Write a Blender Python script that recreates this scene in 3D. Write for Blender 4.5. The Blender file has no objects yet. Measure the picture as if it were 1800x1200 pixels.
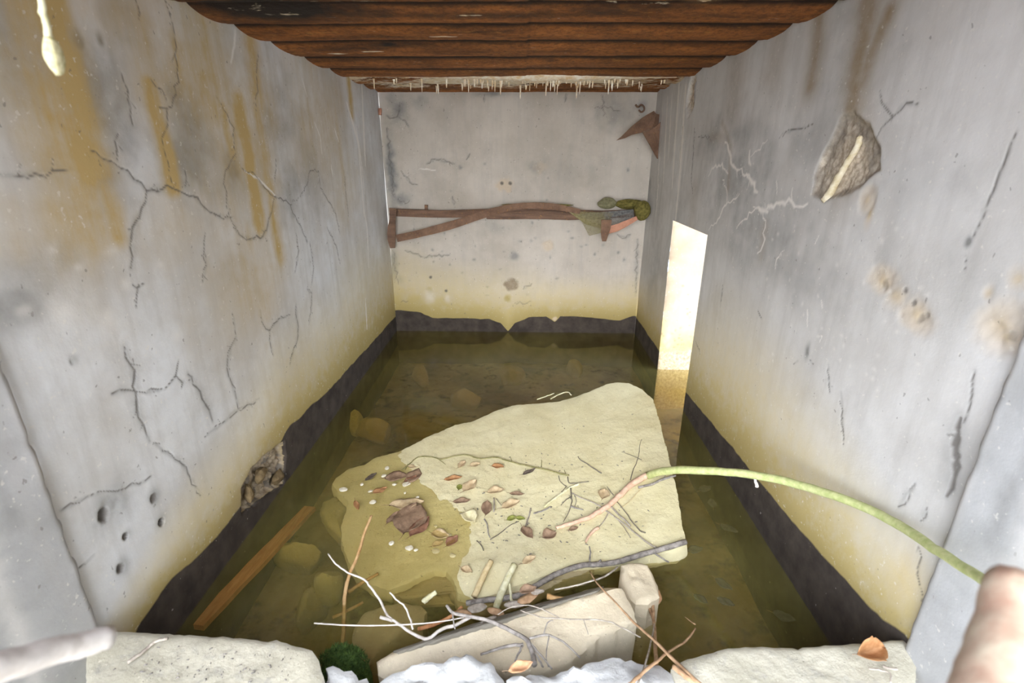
import bpy, bmesh, math, random
import numpy as np
from mathutils import Vector, noise as mnoise

# ------------------------------------------------------------------ camera
C = bpy.context.scene.collection
SC = bpy.context.scene
FPX = 880.1
PITCH, YAW, ROLL = 0.354238, 0.020036, 0.00479
XL, XR, YB, ZC, CAMZ = -0.954, 0.858, 3.6, 1.658, 1.2538
YF = 0.82                                   # inner face of the entrance frame
def _axes():
    cp, sp, cy, sy = math.cos(PITCH), math.sin(PITCH), math.cos(YAW), math.sin(YAW)
    f = np.array([-sy*cp, cy*cp, -sp]); r = np.array([cy, sy, 0.]); u = np.cross(r, f)
    cr, sr = math.cos(ROLL), math.sin(ROLL)
    return cr*r+sr*u, -sr*r+cr*u, f
RGT, UP, FWD = _axes()
EYE = np.array([0, 0, CAMZ])
cam_data = bpy.data.cameras.new('camera'); cam = bpy.data.objects.new('camera', cam_data); C.objects.link(cam)
from mathutils import Matrix
M3 = Matrix(((RGT[0], UP[0], -FWD[0]), (RGT[1], UP[1], -FWD[1]), (RGT[2], UP[2], -FWD[2])))
cam.matrix_world = Matrix.Translation(EYE) @ M3.to_4x4()
cam_data.sensor_width = 36; cam_data.lens = FPX*36/1800; cam_data.clip_start = 0.02
cam_data.dof.use_dof = True; cam_data.dof.focus_distance = 2.2; cam_data.dof.aperture_fstop = 4.5
SC.camera = cam

# ------------------------------------------------------------------ world, sun, exposure
SC.view_settings.view_transform = 'Standard'; SC.view_settings.look = 'None'
SC.view_settings.gamma = 1; SC.view_settings.use_curve_mapping = False
SC.view_settings.exposure = 0.16
W = bpy.data.worlds.new('sky'); SC.world = W; W.use_nodes = True
nt = W.node_tree; nt.nodes.clear()
wo = nt.nodes.new('ShaderNodeOutputWorld'); bg = nt.nodes.new('ShaderNodeBackground')
tc = nt.nodes.new('ShaderNodeTexCoord')
dot = nt.nodes.new('ShaderNodeVectorMath'); dot.operation = 'DOT_PRODUCT'
bd = Vector((0.0, -1, 0.33)).normalized(); dot.inputs[1].default_value = bd   # bright hazy part of the sky behind the viewer
nt.links.new(tc.outputs['Generated'], dot.inputs[0])
rmp = nt.nodes.new('ShaderNodeValToRGB'); cr = rmp.color_ramp
cr.elements[0].position = 0.0; cr.elements[0].color = (0.24, 0.28, 0.35, 1)
cr.elements[1].position = 1.0; cr.elements[1].color = (0.93, 0.96, 1.0, 1)
e = cr.elements.new(0.55); e.color = (0.24, 0.28, 0.35, 1)
e = cr.elements.new(0.85); e.color = (0.56, 0.61, 0.70, 1)
nt.links.new(dot.outputs['Value'], rmp.inputs[0]); nt.links.new(rmp.outputs[0], bg.inputs[0])
bg.inputs[1].default_value = 20.0
nt.links.new(bg.outputs[0], wo.inputs[0])
SUN_AZ, SUN_EL = math.atan2(0.742, 1.0), math.radians(22)
sd = Vector((math.sin(SUN_AZ)*math.cos(SUN_EL), -math.cos(SUN_AZ)*math.cos(SUN_EL), math.sin(SUN_EL)))
sl = bpy.data.lights.new('sun', 'SUN'); sl.energy = 3.2; sl.angle = math.radians(0.55); sl.color = (1, 0.88, 0.70)
so = bpy.data.objects.new('sun', sl); C.objects.link(so); so.rotation_euler = sd.to_track_quat('Z', 'Y').to_euler()
so.location = (3, -4, 4)

# ------------------------------------------------------------------ helpers
def ray(px, py): return RGT*((px-900)/FPX) - UP*((py-600)/FPX) + FWD
def at(px, py, ax, val):
    d = ray(px, py); t = (val-EYE[ax])/d[ax]; return EYE+d*t
def at_z(px, py, z): return at(px, py, 2, z)
def at_d(px, py, dist):
    d = ray(px, py); return EYE + d/np.linalg.norm(d)*dist
SN = np.array([.735, .678]); SP = np.array([-.569, 1.908]); SK = .12
def slab_z(x, y): return SK*((x-SP[0])*SN[0]+(y-SP[1])*SN[1])+.045*np.exp(-((x+.03)/.20)**2-((y-1.2)/.17)**2)
def at_s(px, py, h=0.0):
    # meets the tilted slab's top, h above it
    d = ray(px, py); a = np.array([-SK*SN[0], -SK*SN[1], 1.0]); c = -SK*(SP@SN)+h
    p = EYE+d*(c-a@EYE)/(a@d)
    for _ in range(5):
        c = -SK*(SP@SN)+h+.045*math.exp(-((p[0]+.03)/.20)**2-((p[1]-1.2)/.17)**2); p = EYE+d*(c-a@EYE)/(a@d)
    return p
def link(name, me, mat, parent=None, smooth=True):
    o = bpy.data.objects.new(name, me); C.objects.link(o)
    if mat: me.materials.append(mat)
    if parent: o.parent = parent
    if smooth: me.polygons.foreach_set('use_smooth', [True]*len(me.polygons))
    return o
def tag(o, label, cat, group=None, kind=None):
    o['label'] = label; o['category'] = cat
    if group: o['group'] = group
    if kind: o['kind'] = kind
    return o
def struct(o): o['kind'] = 'structure'; return o
def empty(name, loc):
    o = bpy.data.objects.new(name, None); C.objects.link(o); o.location = loc; o.empty_display_size = .05; return o
def kid(name, me, mat, root, smooth=True):
    o = link(name, me, mat, root, smooth); o.matrix_parent_inverse = Matrix.Translation(-Vector(root.location)); return o
def bm_mesh(bm, name='m'):
    me = bpy.data.meshes.new(name); bm.normal_update(); bm.to_mesh(me); bm.free(); return me
def py_mesh(v, f, name='m'):
    me = bpy.data.meshes.new(name); me.from_pydata([tuple(map(float, q)) for q in v], [], f); me.update(); return me
def grid_mesh(P, keep=None, flip=False):
    nv, nu = P.shape[:2]
    me = bpy.data.meshes.new('grid')
    idx = np.arange(nv*nu).reshape(nv, nu)
    q = np.stack([idx[:-1, :-1], idx[:-1, 1:], idx[1:, 1:], idx[1:, :-1]], -1)
    if flip: q = q[..., ::-1]
    q = q[keep] if keep is not None else q.reshape(-1, 4)
    me.vertices.add(nv*nu); me.vertices.foreach_set('co', P.reshape(-1).astype(np.float32))
    me.loops.add(q.size); me.loops.foreach_set('vertex_index', q.reshape(-1).astype(np.int32))
    me.polygons.add(len(q)); me.polygons.foreach_set('loop_start', (np.arange(len(q))*4).astype(np.int32))
    me.update(calc_edges=True); me.validate(); return me
def set_attr(me, name, arr):
    a = me.attributes.new(name, 'FLOAT_COLOR', 'POINT')
    c = np.ones(arr.shape[:-1]+(4,), np.float32); c[..., :3] = arr
    a.data.foreach_set('color', c.reshape(-1))
def vnoise(x, y, sc, seed):
    r = np.random.RandomState(seed); L = r.rand(97, 97)
    x = np.asarray(x)/sc+37.3; y = np.asarray(y)/sc+51.7
    xi = np.floor(x).astype(int); yi = np.floor(y).astype(int); fx = x-xi; fy = y-yi
    fx = fx*fx*(3-2*fx); fy = fy*fy*(3-2*fy)
    g = lambda a, b: L[a % 97, b % 97]
    return ((g(xi, yi)*(1-fx)+g(xi+1, yi)*fx)*(1-fy)+(g(xi, yi+1)*(1-fx)+g(xi+1, yi+1)*fx)*fy)*2-1
def fbm(x, y, sc, seed, n=4):
    s = 0; a = 1
    for i in range(n): s = s+a*vnoise(x, y, sc/2**i, seed+i*11); a *= .5
    return s/1.9
def sm(a, b, x):
    t = np.clip((x-a)/(b-a), 0, 1); return t*t*(3-2*t)

# ------------------------------------------------------------------ materials
def mat(name):
    m = bpy.data.materials.new(name); m.use_nodes = True; m.node_tree.nodes.clear(); return m
class N:
    def __init__(s, m):
        s.t = m.node_tree
        s.out = s.t.nodes.new('ShaderNodeOutputMaterial'); s.b = s.t.nodes.new('ShaderNodeBsdfPrincipled')
        s.t.links.new(s.b.outputs[0], s.out.inputs[0]); s.co = s.t.nodes.new('ShaderNodeTexCoord')
    def noise(s, scale, detail=4, rough=.55, vec=None, dist=0):
        n = s.t.nodes.new('ShaderNodeTexNoise'); n.inputs['Scale'].default_value = scale; n.inputs['Detail'].default_value = detail
        n.inputs['Roughness'].default_value = rough; n.inputs['Distortion'].default_value = dist
        s.t.links.new(vec if vec else s.co.outputs['Object'], n.inputs['Vector']); return n.outputs['Fac']
    def scaled(s, v):
        m = s.t.nodes.new('ShaderNodeMapping'); m.inputs['Scale'].default_value = v
        s.t.links.new(s.co.outputs['Object'], m.inputs['Vector']); return m.outputs[0]
    def ramp(s, fac, a, b, ca=(0, 0, 0), cb=(1, 1, 1)):
        r = s.t.nodes.new('ShaderNodeValToRGB'); e = r.color_ramp.elements
        e[0].position, e[1].position = a, b; e[0].color = (*ca, 1); e[1].color = (*cb, 1)
        s.t.links.new(fac, r.inputs[0]); return r.outputs[0]
    def mix(s, fac, a, b):
        x = s.t.nodes.new('ShaderNodeMix'); x.data_type = 'RGBA'; x.clamp_factor = True
        for v, i in ((fac, 0), (a, 6), (b, 7)):
            if isinstance(v, (int, float)): x.inputs[i].default_value = v
            elif isinstance(v, tuple): x.inputs[i].default_value = (*v, 1)
            else: s.t.links.new(v, x.inputs[i])
        return x.outputs[2]
    def math(s, op, a, b=0.0):
        x = s.t.nodes.new('ShaderNodeMath'); x.operation = op
        for v, i in ((a, 0), (b, 1)):
            if isinstance(v, (int, float)): x.inputs[i].default_value = v
            else: s.t.links.new(v, x.inputs[i])
        return x.outputs[0]
    def attr(s, name):
        a = s.t.nodes.new('ShaderNodeAttribute'); a.attribute_name = name
        p = s.t.nodes.new('ShaderNodeSeparateColor'); s.t.links.new(a.outputs['Color'], p.inputs[0]); return p.outputs
    def col(s, c):
        if isinstance(c, tuple): s.b.inputs['Base Color'].default_value = (*c, 1)
        else: s.t.links.new(c, s.b.inputs['Base Color'])
    def bump(s, h, strength=.3, dist=.005):
        b = s.t.nodes.new('ShaderNodeBump'); b.inputs['Strength'].default_value = strength; b.inputs['Distance'].default_value = dist
        s.t.links.new(h, b.inputs['Height']); s.t.links.new(b.outputs[0], s.b.inputs['Normal'])
    def rough(s, r, spec=.3):
        s.b.inputs['Roughness'].default_value = r; s.b.inputs['Specular IOR Level'].default_value = spec

def plaster(name, ca, cb, seed):
    """old lime plaster: masks on the mesh say where it is cracked, stained, crusted or broken out"""
    m = mat(name); n = N(m)
    A, B, D = n.attr('ma'), n.attr('mb'), n.attr('mc')
    c = n.mix(n.ramp(n.noise(2.6+seed*.3, 5, .6), .36, .66), ca, cb)
    c = n.mix(n.math('MULTIPLY', n.ramp(n.noise(9, 6, .65), .5, .75), .35), c, tuple(x*.78 for x in ca))
    c = n.mix(n.math('MULTIPLY', n.ramp(n.noise(5, 4, .6, n.scaled((4, 4, .45))), .48, .75), .38), c, (.36, .335, .30))
    br = n.noise(18, 5, .65)                                        # breaks up soft masks
    soft = lambda f, k: n.math('MULTIPLY', n.math('MULTIPLY', f, n.math('ADD', n.math('MULTIPLY', br, 1.1), .45)), k)
    c = n.mix(soft(B[2], .9), c, (.22, .215, .20))                   # grey damp
    run = n.math('ADD', n.math('MULTIPLY', n.noise(5, 5, .65, n.scaled((4, 4, .4))), 1.7), .32)
    c = n.mix(n.math('MULTIPLY', soft(A[1], .95), run), c, (.47, .335, .14))                  # ochre run
    c = n.mix(soft(B[1], 1.35), c, n.mix(n.ramp(B[1], .35, .85), (.62, .505, .265), (.37, .285, .105)))                   # yellow-green algae
    c = n.mix(soft(D[1], .9), c, (.28, .215, .14))                    # brown wet run
    sp = n.mix(n.ramp(n.noise(60, 4, .7), .35, .65), (.30, .235, .165), (.62, .53, .41))
    c = n.mix(D[0], c, sp)
    c = n.mix(D[2], c, (.58, .46, .32))                              # warm bare patch
    fl = n.ramp(n.noise(75, 2, .5), .67, .74)
    c = n.mix(n.math('MULTIPLY', fl, .5), c, (.70, .66, .58))
    pk = n.ramp(n.noise(52, 2, .5, n.scaled((1.3, 1.3, 1))), .715, .75)
    c = n.mix(n.math('MULTIPLY', pk, .55), c, (.16, .14, .12))
    sed = n.mix(n.ramp(n.noise(14, 4, .6), .35, .7), (.040, .031, .025), (.078, .062, .049))
    wh = n.ramp(n.noise(60, 2, .5), .74, .77)
    sed = n.mix(n.math('MULTIPLY', wh, .5), sed, (.45, .42, .38))
    bandf = n.ramp(n.math('ADD', B[0], n.math('MULTIPLY', n.math('SUBTRACT', br, .5), .22)), .42, .58)
    c = n.mix(bandf, c, sed)
    c = n.mix(n.math('MULTIPLY', A[2], n.math('ADD', n.math('MULTIPLY', br, .8), .5)), c, (.74, .70, .64))
    c = n.mix(A[0], c, (.13, .115, .10))
    n.col(c); n.rough(.88, .25)
    h = n.math('ADD', n.math('MULTIPLY', n.noise(40, 6, .65), .6), n.math('MULTIPLY', n.noise(190, 3, .6), .25))
    n.bump(h, .22, .004); return m
M_left = plaster('plaster_left', (.52, .495, .455), (.68, .68, .675), 1)
M_right = plaster('plaster_right', (.52, .495, .46), (.63, .61, .58), 2)
M_back = plaster('plaster_back', (.455, .40, .33), (.56, .50, .425), 3)
M_reveal = plaster('plaster_reveal', (.30, .24, .17), (.40, .33, .245), 5)
M_jamb = plaster('plaster_frame', (.31, .305, .29), (.46, .45, .44), 4)

def stone(name, ca, cb, dark=(.2, .18, .15), sc=1.0, wet=None):
    m = mat(name); n = N(m)
    c = n.mix(n.ramp(n.noise(7*sc, 6, .65), .35, .68), ca, cb)
    c = n.mix(n.math('MULTIPLY', n.ramp(n.noise(28*sc, 5, .7), .55, .75), .5), c, dark)
    c = n.mix(n.math('MULTIPLY', n.ramp(n.noise(110, 2, .5), .68, .74), .5), c, tuple(min(1, x*1.35) for x in cb))
    c = n.mix(n.math('MULTIPLY', n.ramp(n.noise(80, 2, .5, n.scaled((1, 1.4, 1))), .72, .75), .6), c, (.10, .085, .07))
    n.col(c); n.rough(.9, .2)
    n.bump(n.math('ADD', n.noise(60, 6, .7), n.math('MULTIPLY', n.noise(14, 4, .6), .8)), .5, .006); return m
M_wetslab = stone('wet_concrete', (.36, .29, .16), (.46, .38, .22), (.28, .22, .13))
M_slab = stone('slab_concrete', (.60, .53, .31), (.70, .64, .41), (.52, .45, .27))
M_ledge = stone('ledge_concrete', (.40, .37, .285), (.50, .465, .375), (.16, .16, .165))
M_white = stone('broken_concrete', (.37, .365, .35), (.47, .465, .45), (.14, .14, .15))
M_rim = stone('rust_stained_rim', (.50, .24, .10), (.60, .36, .20), (.3, .14, .06))
M_shadeback = stone('shaded_wet_concrete', (.16, .145, .115), (.26, .235, .19), (.09, .08, .065))  # damp concrete with the back face's shade in its colour
M_beam = stone('beam_concrete', (.58, .49, .34), (.70, .61, .45), (.40, .32, .22))
M_tan = stone('tan_stone', (.34, .27, .16), (.46, .38, .24), (.24, .19, .12))
M_rubble = stone('brown_rubble', (.10, .07, .035), (.24, .17, .085), (.045, .03, .02), 3)
M_sunk = stone('sunken_stone', (.30, .26, .105), (.44, .37, .17), (.2, .17, .07))

def rust(name, ca, cb, black=.55, stretch=(1.2, 9, 9), crust=False):
    m = mat(name); n = N(m)
    v = n.scaled(stretch)
    c = n.mix(n.ramp(n.noise(3, 6, .65, v), .32, .68), ca, cb)
    c = n.mix(n.math('MULTIPLY', n.ramp(n.noise(2.2, 5, .6, v), black, black+.14), .85), c, (.022, .014, .010))
    c = n.mix(n.math('MULTIPLY', n.ramp(n.noise(90, 3, .6), .62, .7), .5), c, (.50, .25, .06))
    if crust:
        c = n.mix(n.math('MULTIPLY', n.ramp(n.noise(48, 5, .75), .45, .62), .6), c, (.07, .026, .010))
        c = n.mix(n.math('MULTIPLY', n.ramp(n.noise(17, 4, .7, n.scaled((.5, 1.2, 1))), .60, .70), .6), c, (.46, .215, .05))
        c = n.mix(n.math('MULTIPLY', n.ramp(n.noise(40, 3, .6, n.scaled((.35, 1.6, 1))), .715, .74), .8), c, (.62, .55, .46))
        A = n.attr('ma'); br = n.noise(34, 5, .7, n.scaled((.5, 1.6, 1)))
        soft = lambda f, lo, hi: n.ramp(n.math('ADD', n.math('MULTIPLY', f, .62), n.math('MULTIPLY', br, .55)), lo, hi)
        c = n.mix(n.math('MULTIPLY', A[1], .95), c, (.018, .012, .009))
        cru = n.mix(n.ramp(n.noise(25, 4, .6), .35, .65), (.70, .54, .32), (.86, .78, .64))
        c = n.mix(soft(A[0], .64, .72), c, cru)
        c = n.mix(A[2], c, (.52, .31, .15))
    n.col(c); n.rough(.8, .3)
    n.bump(n.math('ADD', n.noise(60, 5, .7), n.math('MULTIPLY', n.noise(7, 4, .6, v), .7)), .6, .008); return m
M_ceil = rust('rusted_corrugated_iron', (.13, .046, .013), (.45, .16, .036), .58, (1.3, 3.6, 3.6), True)
M_iron = rust('rusted_iron', (.105, .062, .042), (.235, .135, .085), .72, (2, 2, 14))
M_iron2 = rust('rusted_sheet', (.13, .072, .045), (.25, .145, .09), .75, (5, 5, 5))
M_pink = rust('peeling_primer', (.42, .19, .12), (.56, .28, .18), .8, (5, 5, 5))

def simple(name, ca, cb, sc=30, rough=.8, spec=.3, stretch=None, bump=.4):
    m = mat(name); n = N(m); v = n.scaled(stretch) if stretch else None
    f = n.noise(sc, 5, .6, v)
    n.col(n.mix(n.ramp(f, .35, .65), ca, cb)); n.rough(rough, spec); n.bump(f, bump, .003); return m
M_bark = simple('grey_bark', (.20, .165, .13), (.42, .37, .31), 60)
M_grey = simple('weathered_branch', (.15, .13, .115), (.35, .315, .28), 60)
M_white_t = simple('bleached_twig', (.42, .37, .32), (.64, .59, .54), 50)
M_brown_t = simple('brown_twig', (.25, .145, .075), (.44, .28, .16), 50)
M_dark_t = simple('dark_twig', (.10, .085, .065), (.23, .20, .155), 60)
M_root_tip = simple('root_tip', (.34, .30, .14), (.62, .57, .36), 120)
M_moss_t = simple('mossy_twig', (.14, .13, .045), (.30, .265, .12), 50)
M_tan_t = simple('peeled_stick', (.50, .38, .19), (.68, .56, .34), 50)
M_reed = simple('dry_reed', (.40, .22, .08), (.60, .40, .20), 40)
M_green = simple('green_bramble', (.38, .42, .16), (.55, .56, .27), 60, .6)
M_pinkroot = simple('pink_stem', (.56, .35, .24), (.70, .50, .36), 60)
M_cream_root = simple('pale_root', (.50, .46, .25), (.72, .69, .50), 60)
M_stub = simple('flaking_pale_bark', (.36, .22, .15), (.52, .42, .30), 40)
M_moss = simple('moss', (.025, .055, .012), (.09, .15, .03), 90, .9)
M_olive = simple('dead_moss', (.085, .075, .018), (.20, .165, .045), 60, .9, .2, None, .9)
M_olive2 = simple('grey_moss', (.15, .14, .075), (.25, .23, .13), 60, .9, .2, None, .9)
M_wire = simple('wire', (.10, .10, .10), (.30, .29, .27), 60, .5)
M_wire_y = simple('lichened_wire', (.24, .20, .09), (.40, .35, .18), 60, .8)
M_crust = simple('mineral_crust', (.70, .50, .27), (.90, .83, .70), 35, .6)
M_flake = simple('pale_flake', (.62, .56, .40), (.80, .76, .64), 60)
M_char = simple('charred_bits', (.10, .09, .08), (.22, .20, .18), 60)
M_ridge = simple('cement_rib', (.46, .37, .21), (.66, .59, .45), 40)
LEAFC = {'rust': ((.28, .13, .05), (.40, .21, .095)), 'tan': ((.38, .27, .145), (.53, .41, .25)), 'brown': ((.17, .105, .065), (.29, .19, .12)),
         'dark': ((.06, .045, .035), (.13, .10, .075)), 'cream': ((.62, .55, .30), (.74, .68, .45)), 'redbrown': ((.18, .085, .05), (.28, .14, .085)),
         'orange': ((.36, .18, .085), (.48, .27, .15)), 'slate': ((.03, .03, .03), (.06, .06, .055)), 'green': ((.16, .17, .03), (.26, .27, .07))}
M_leaf = {k: simple(k+'_leaf', a, b, 60, .7) for k, (a, b) in LEAFC.items()}

# ------------------------------------------------------------------ walls (dense grids with real relief)
class Wall:
    """u, v run along the wall; marks are given in wall coordinates"""
    def __init__(s, us, vs):
        s.us, s.vs = np.asarray(us), np.asarray(vs); s.U, s.V = np.meshgrid(s.us, s.vs)
        s.A = np.zeros(s.U.shape+(3,)); s.B = s.A.copy(); s.D = s.A.copy(); s.h = np.zeros(s.U.shape)
        s.rng = random.Random(5)
    def seg(s, p, q, w0, w1, arr, soft=1.0, k=1.0, depth=0.0):
        w = max(w0, w1)*1.6; mn = np.minimum(p, q)-w; mx = np.maximum(p, q)+w
        i0, i1 = np.searchsorted(s.us, [mn[0], mx[0]]); j0, j1 = np.searchsorted(s.vs, [mn[1], mx[1]])
        if i1 <= i0 or j1 <= j0: return
        U, V = s.U[j0:j1, i0:i1], s.V[j0:j1, i0:i1]
        d = q-p; L = d@d+1e-12; t = np.clip(((U-p[0])*d[0]+(V-p[1])*d[1])/L, 0, 1)
        dist = np.hypot(U-p[0]-t*d[0], V-p[1]-t*d[1]); ww = w0+(w1-w0)*t
        m = np.clip(1.35-dist/ww*(1.35 if soft else 1.0), 0, 1)
        if soft > 1: m = np.exp(-(dist/ww)**2*1.2)
        if arr is not None: arr[j0:j1, i0:i1] = np.maximum(arr[j0:j1, i0:i1], m*k)
        if depth: s.h[j0:j1, i0:i1] = np.minimum(s.h[j0:j1, i0:i1], -depth*m)
    def line(s, pts, w, arr, soft=1.0, k=1.0, depth=0.0, jit=.25, branch=0, taper=True, step=.018):
        pts = [np.array(p) for p in pts]; out = [pts[0]]
        for a, b in zip(pts[:-1], pts[1:]):
            L = np.linalg.norm(b-a); n = max(1, int(L/step)); nrm = np.array([-(b-a)[1], (b-a)[0]])/(L+1e-9)
            for i in range(1, n+1):
                q = a+(b-a)*i/n
                if i < n: q = q+nrm*s.rng.uniform(-1, 1)*min(L/n, .02)*jit
                out.append(q)
        n = len(out)-1
        for i in range(n):
            f = lambda t: (w*(.35+.65*math.sin(math.pi*min(max(t, .04), .96))**.6)*(s.rng.uniform(.55, 1.25))) if taper else w
            s.seg(out[i], out[i+1], f(i/n), f((i+1)/n), arr, soft, k, depth)
            if branch and s.rng.random() < branch:
                a = math.atan2(*(out[i+1]-out[i])[::-1])+s.rng.choice((-1, 1))*s.rng.uniform(.6, 1.3); l = s.rng.uniform(.01, .035)
                s.seg(out[i], out[i]+l*np.array([math.cos(a), math.sin(a)]), w*.5, w*.2, arr, soft, k*.8, depth*.5)
    def blob(s, c, ru, rv, arr, k=1.0, hard=0.0, depth=0.0, ns=.03, na=.35, seed=3):
        R = 2.4; i0, i1 = np.searchsorted(s.us, [c[0]-R*ru, c[0]+R*ru]); j0, j1 = np.searchsorted(s.vs, [c[1]-R*rv, c[1]+R*rv])
        if i1 <= i0 or j1 <= j0: return
        U, V = s.U[j0:j1, i0:i1], s.V[j0:j1, i0:i1]
        r = np.hypot((U-c[0])/ru, (V-c[1])/rv)+na*fbm(U, V, ns, seed, 3)
        m = np.exp(-r**2*1.2) if not hard else 1-sm(1-hard, 1+hard, r)
        if arr is not None: arr[j0:j1, i0:i1] = np.maximum(arr[j0:j1, i0:i1], m*k)
        if depth: s.h[j0:j1, i0:i1] += -depth*m*(.6+.5*fbm(U, V, .03, seed+9, 4))
    def poly(s, P, arr, depth=0., edge=.012, seed=7, k=1.):
        P = np.array(P); mn, mx = P.min(0)-.03, P.max(0)+.03
        i0, i1 = np.searchsorted(s.us, [mn[0], mx[0]]); j0, j1 = np.searchsorted(s.vs, [mn[1], mx[1]])
        U, V = s.U[j0:j1, i0:i1], s.V[j0:j1, i0:i1]; ins = np.zeros(U.shape, bool); dist = np.full(U.shape, 9.)
        U = U+.006*fbm(U, V, .03, seed); V = V+.006*fbm(U, V, .03, seed+1)
        for p, q in zip(P, np.roll(P, -1, 0)):
            c = ((p[1] > V) != (q[1] > V)); ins ^= c & (U < (q[0]-p[0])*(V-p[1])/(q[1]-p[1]+1e-12)+p[0])
            d = q-p; t = np.clip(((U-p[0])*d[0]+(V-p[1])*d[1])/(d@d), 0, 1); dist = np.minimum(dist, np.hypot(U-p[0]-t*d[0], V-p[1]-t*d[1]))
        sdist = np.where(ins, dist, -dist); m = sm(-edge*.15, edge, sdist)
        if arr is not None: arr[j0:j1, i0:i1] = np.maximum(arr[j0:j1, i0:i1], np.clip(m*2, 0, 1)*k)
        if depth: s.h[j0:j1, i0:i1] -= depth*m*(.8+.35*fbm(U, V, .05, seed+4, 3)+.22*fbm(U, V, .008, seed+6, 2))
    def band(s, top, yel, k=.9, edge=.02):
        """dark tide band below top(u), algae above it up to yel(u)"""
        t = top(s.U)+.012*fbm(s.U, s.V, .12, 21, 3)
        s.B[..., 0] = np.maximum(s.B[..., 0], np.clip(.5-(s.V-t)/edge*.5, 0, 1))
        y = yel(s.U)*(1+.22*fbm(s.U, s.V, .5, 31, 4)); q = np.clip((s.V-t*.9)/(y-t*.9), 0, 1)
        s.B[..., 1] = np.maximum(s.B[..., 1], (1-q)**1.2*k)
    def build(s, name, fn, m, keep=None, flip=False):
        h = s.h+.004*fbm(s.U, s.V, .6, 41, 3)+.0005*fbm(s.U, s.V, .05, 43, 3)
        me = grid_mesh(fn(s.U, s.V, h), keep, flip)
        set_attr(me, 'ma', s.A); set_attr(me, 'mb', s.B); set_attr(me, 'mc', s.D)
        return struct(link(name, me, m))
def graded(a, b, d0, d1):
    out = [a]
    while out[-1] < b: out.append(out[-1]+d0+(d1-d0)*(out[-1]-a)/(b-a))
    out[-1] = b; return np.array(out)

# --- left wall
wl = Wall(graded(YF, YB, .0032, .0065), graded(-.34, 1.69, .0042, .0042))
L2 = lambda P: [at(x, y, 0, XL)[1:] for x, y in P]
cr = wl.A[..., 0]
for w, P in [(.004, [(290, 0), (303, 40), (308, 95), (312, 130), (310, 165), (293, 190), (290, 230), (287, 260), (297, 290), (302, 330)]),
             (.005, [(213, 130), (225, 160), (229, 190), (233, 220)]), (.0045, [(0, 308), (30, 309), (60, 305), (90, 300), (125, 297)]),
             (.006, [(150, 268), (195, 283), (210, 295), (235, 315), (257, 335), (285, 332), (303, 331), (340, 345), (360, 365), (385, 380), (410, 382)]),
             (.003, [(207, 235), (205, 265), (205, 282)]), (.006, [(257, 335), (255, 355), (245, 380), (232, 400), (230, 420), (232, 450), (229, 470)]),
             (.003, [(263, 138), (285, 158), (292, 175)]), (.004, [(380, 170), (400, 200), (412, 225), (415, 270), (405, 285), (395, 310), (398, 350), (405, 385), (415, 400)]),
             (.006, [(425, 295), (450, 310), (465, 330), (485, 345), (510, 360), (515, 375), (530, 400), (540, 425)]),
             (.006, [(485, 345), (478, 370), (470, 395), (462, 415), (440, 420), (420, 412), (410, 400)]),
             (.004, [(510, 360), (535, 335), (545, 300), (560, 300), (563, 330), (575, 350), (590, 375), (597, 410)]),
             (.004, [(485, 280), (483, 320)]), (.0035, [(325, 300), (325, 330)]), (.005, [(453, 90), (452, 150), (450, 195)]), (.004, [(238, 0), (243, 35)]),
             (.0028, [(243, 500), (240, 515), (238, 540)]), (.0028, [(232, 500), (240, 506), (252, 497)]),
             (.0075, [(218, 610), (228, 640), (235, 665), (238, 690), (240, 720), (255, 755), (262, 775)]),
             (.0045, [(240, 688), (225, 685), (195, 692)]), (.003, [(240, 688), (255, 690), (285, 683)]),
             (.003, [(313, 632), (310, 650), (308, 660), (300, 670), (287, 685)]), (.003, [(308, 660), (320, 672), (318, 682)]),
             (.007, [(330, 657), (345, 680), (355, 700), (368, 720), (373, 740)]), (.003, [(360, 410), (358, 440), (362, 465), (355, 495)]),
             (.004, [(408, 550), (412, 575), (414, 592), (405, 610), (400, 632), (402, 660), (408, 675), (415, 700), (418, 720), (395, 740), (360, 768)]),
             (.003, [(418, 720), (440, 710), (455, 700)]), (.0035, [(456, 545), (462, 570), (472, 580), (490, 560), (510, 553)]),
             (.003, [(472, 580), (475, 605), (480, 625)]), (.007, [(520, 535), (524, 590), (515, 620), (510, 640)]),
             (.004, [(540, 508), (548, 515), (548, 535), (543, 570)]), (.0035, [(270, 778), (285, 792), (315, 810), (330, 830), (345, 855), (353, 870)]),
             (.0035, [(105, 897), (155, 872), (190, 863), (220, 858), (245, 850), (265, 836)]), (.004, [(575, 400), (590, 430), (598, 465)]),
             (.0025, [(135, 1000), (150, 990), (165, 975)]), (.003, [(545, 425), (552, 470), (548, 500)]), (.003, [(520, 410), (525, 440), (518, 480)]),
             (.003, [(605, 300), (608, 340), (612, 380)])]:
    wl.line(L2(P), max(w*.62, .0026), cr, depth=.0014, branch=.22, k=.85, jit=.5); wl.line(L2(P), w*2.4, wl.B[..., 2], soft=2, k=.45, jit=.2)
wc = wl.A[..., 2]
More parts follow.
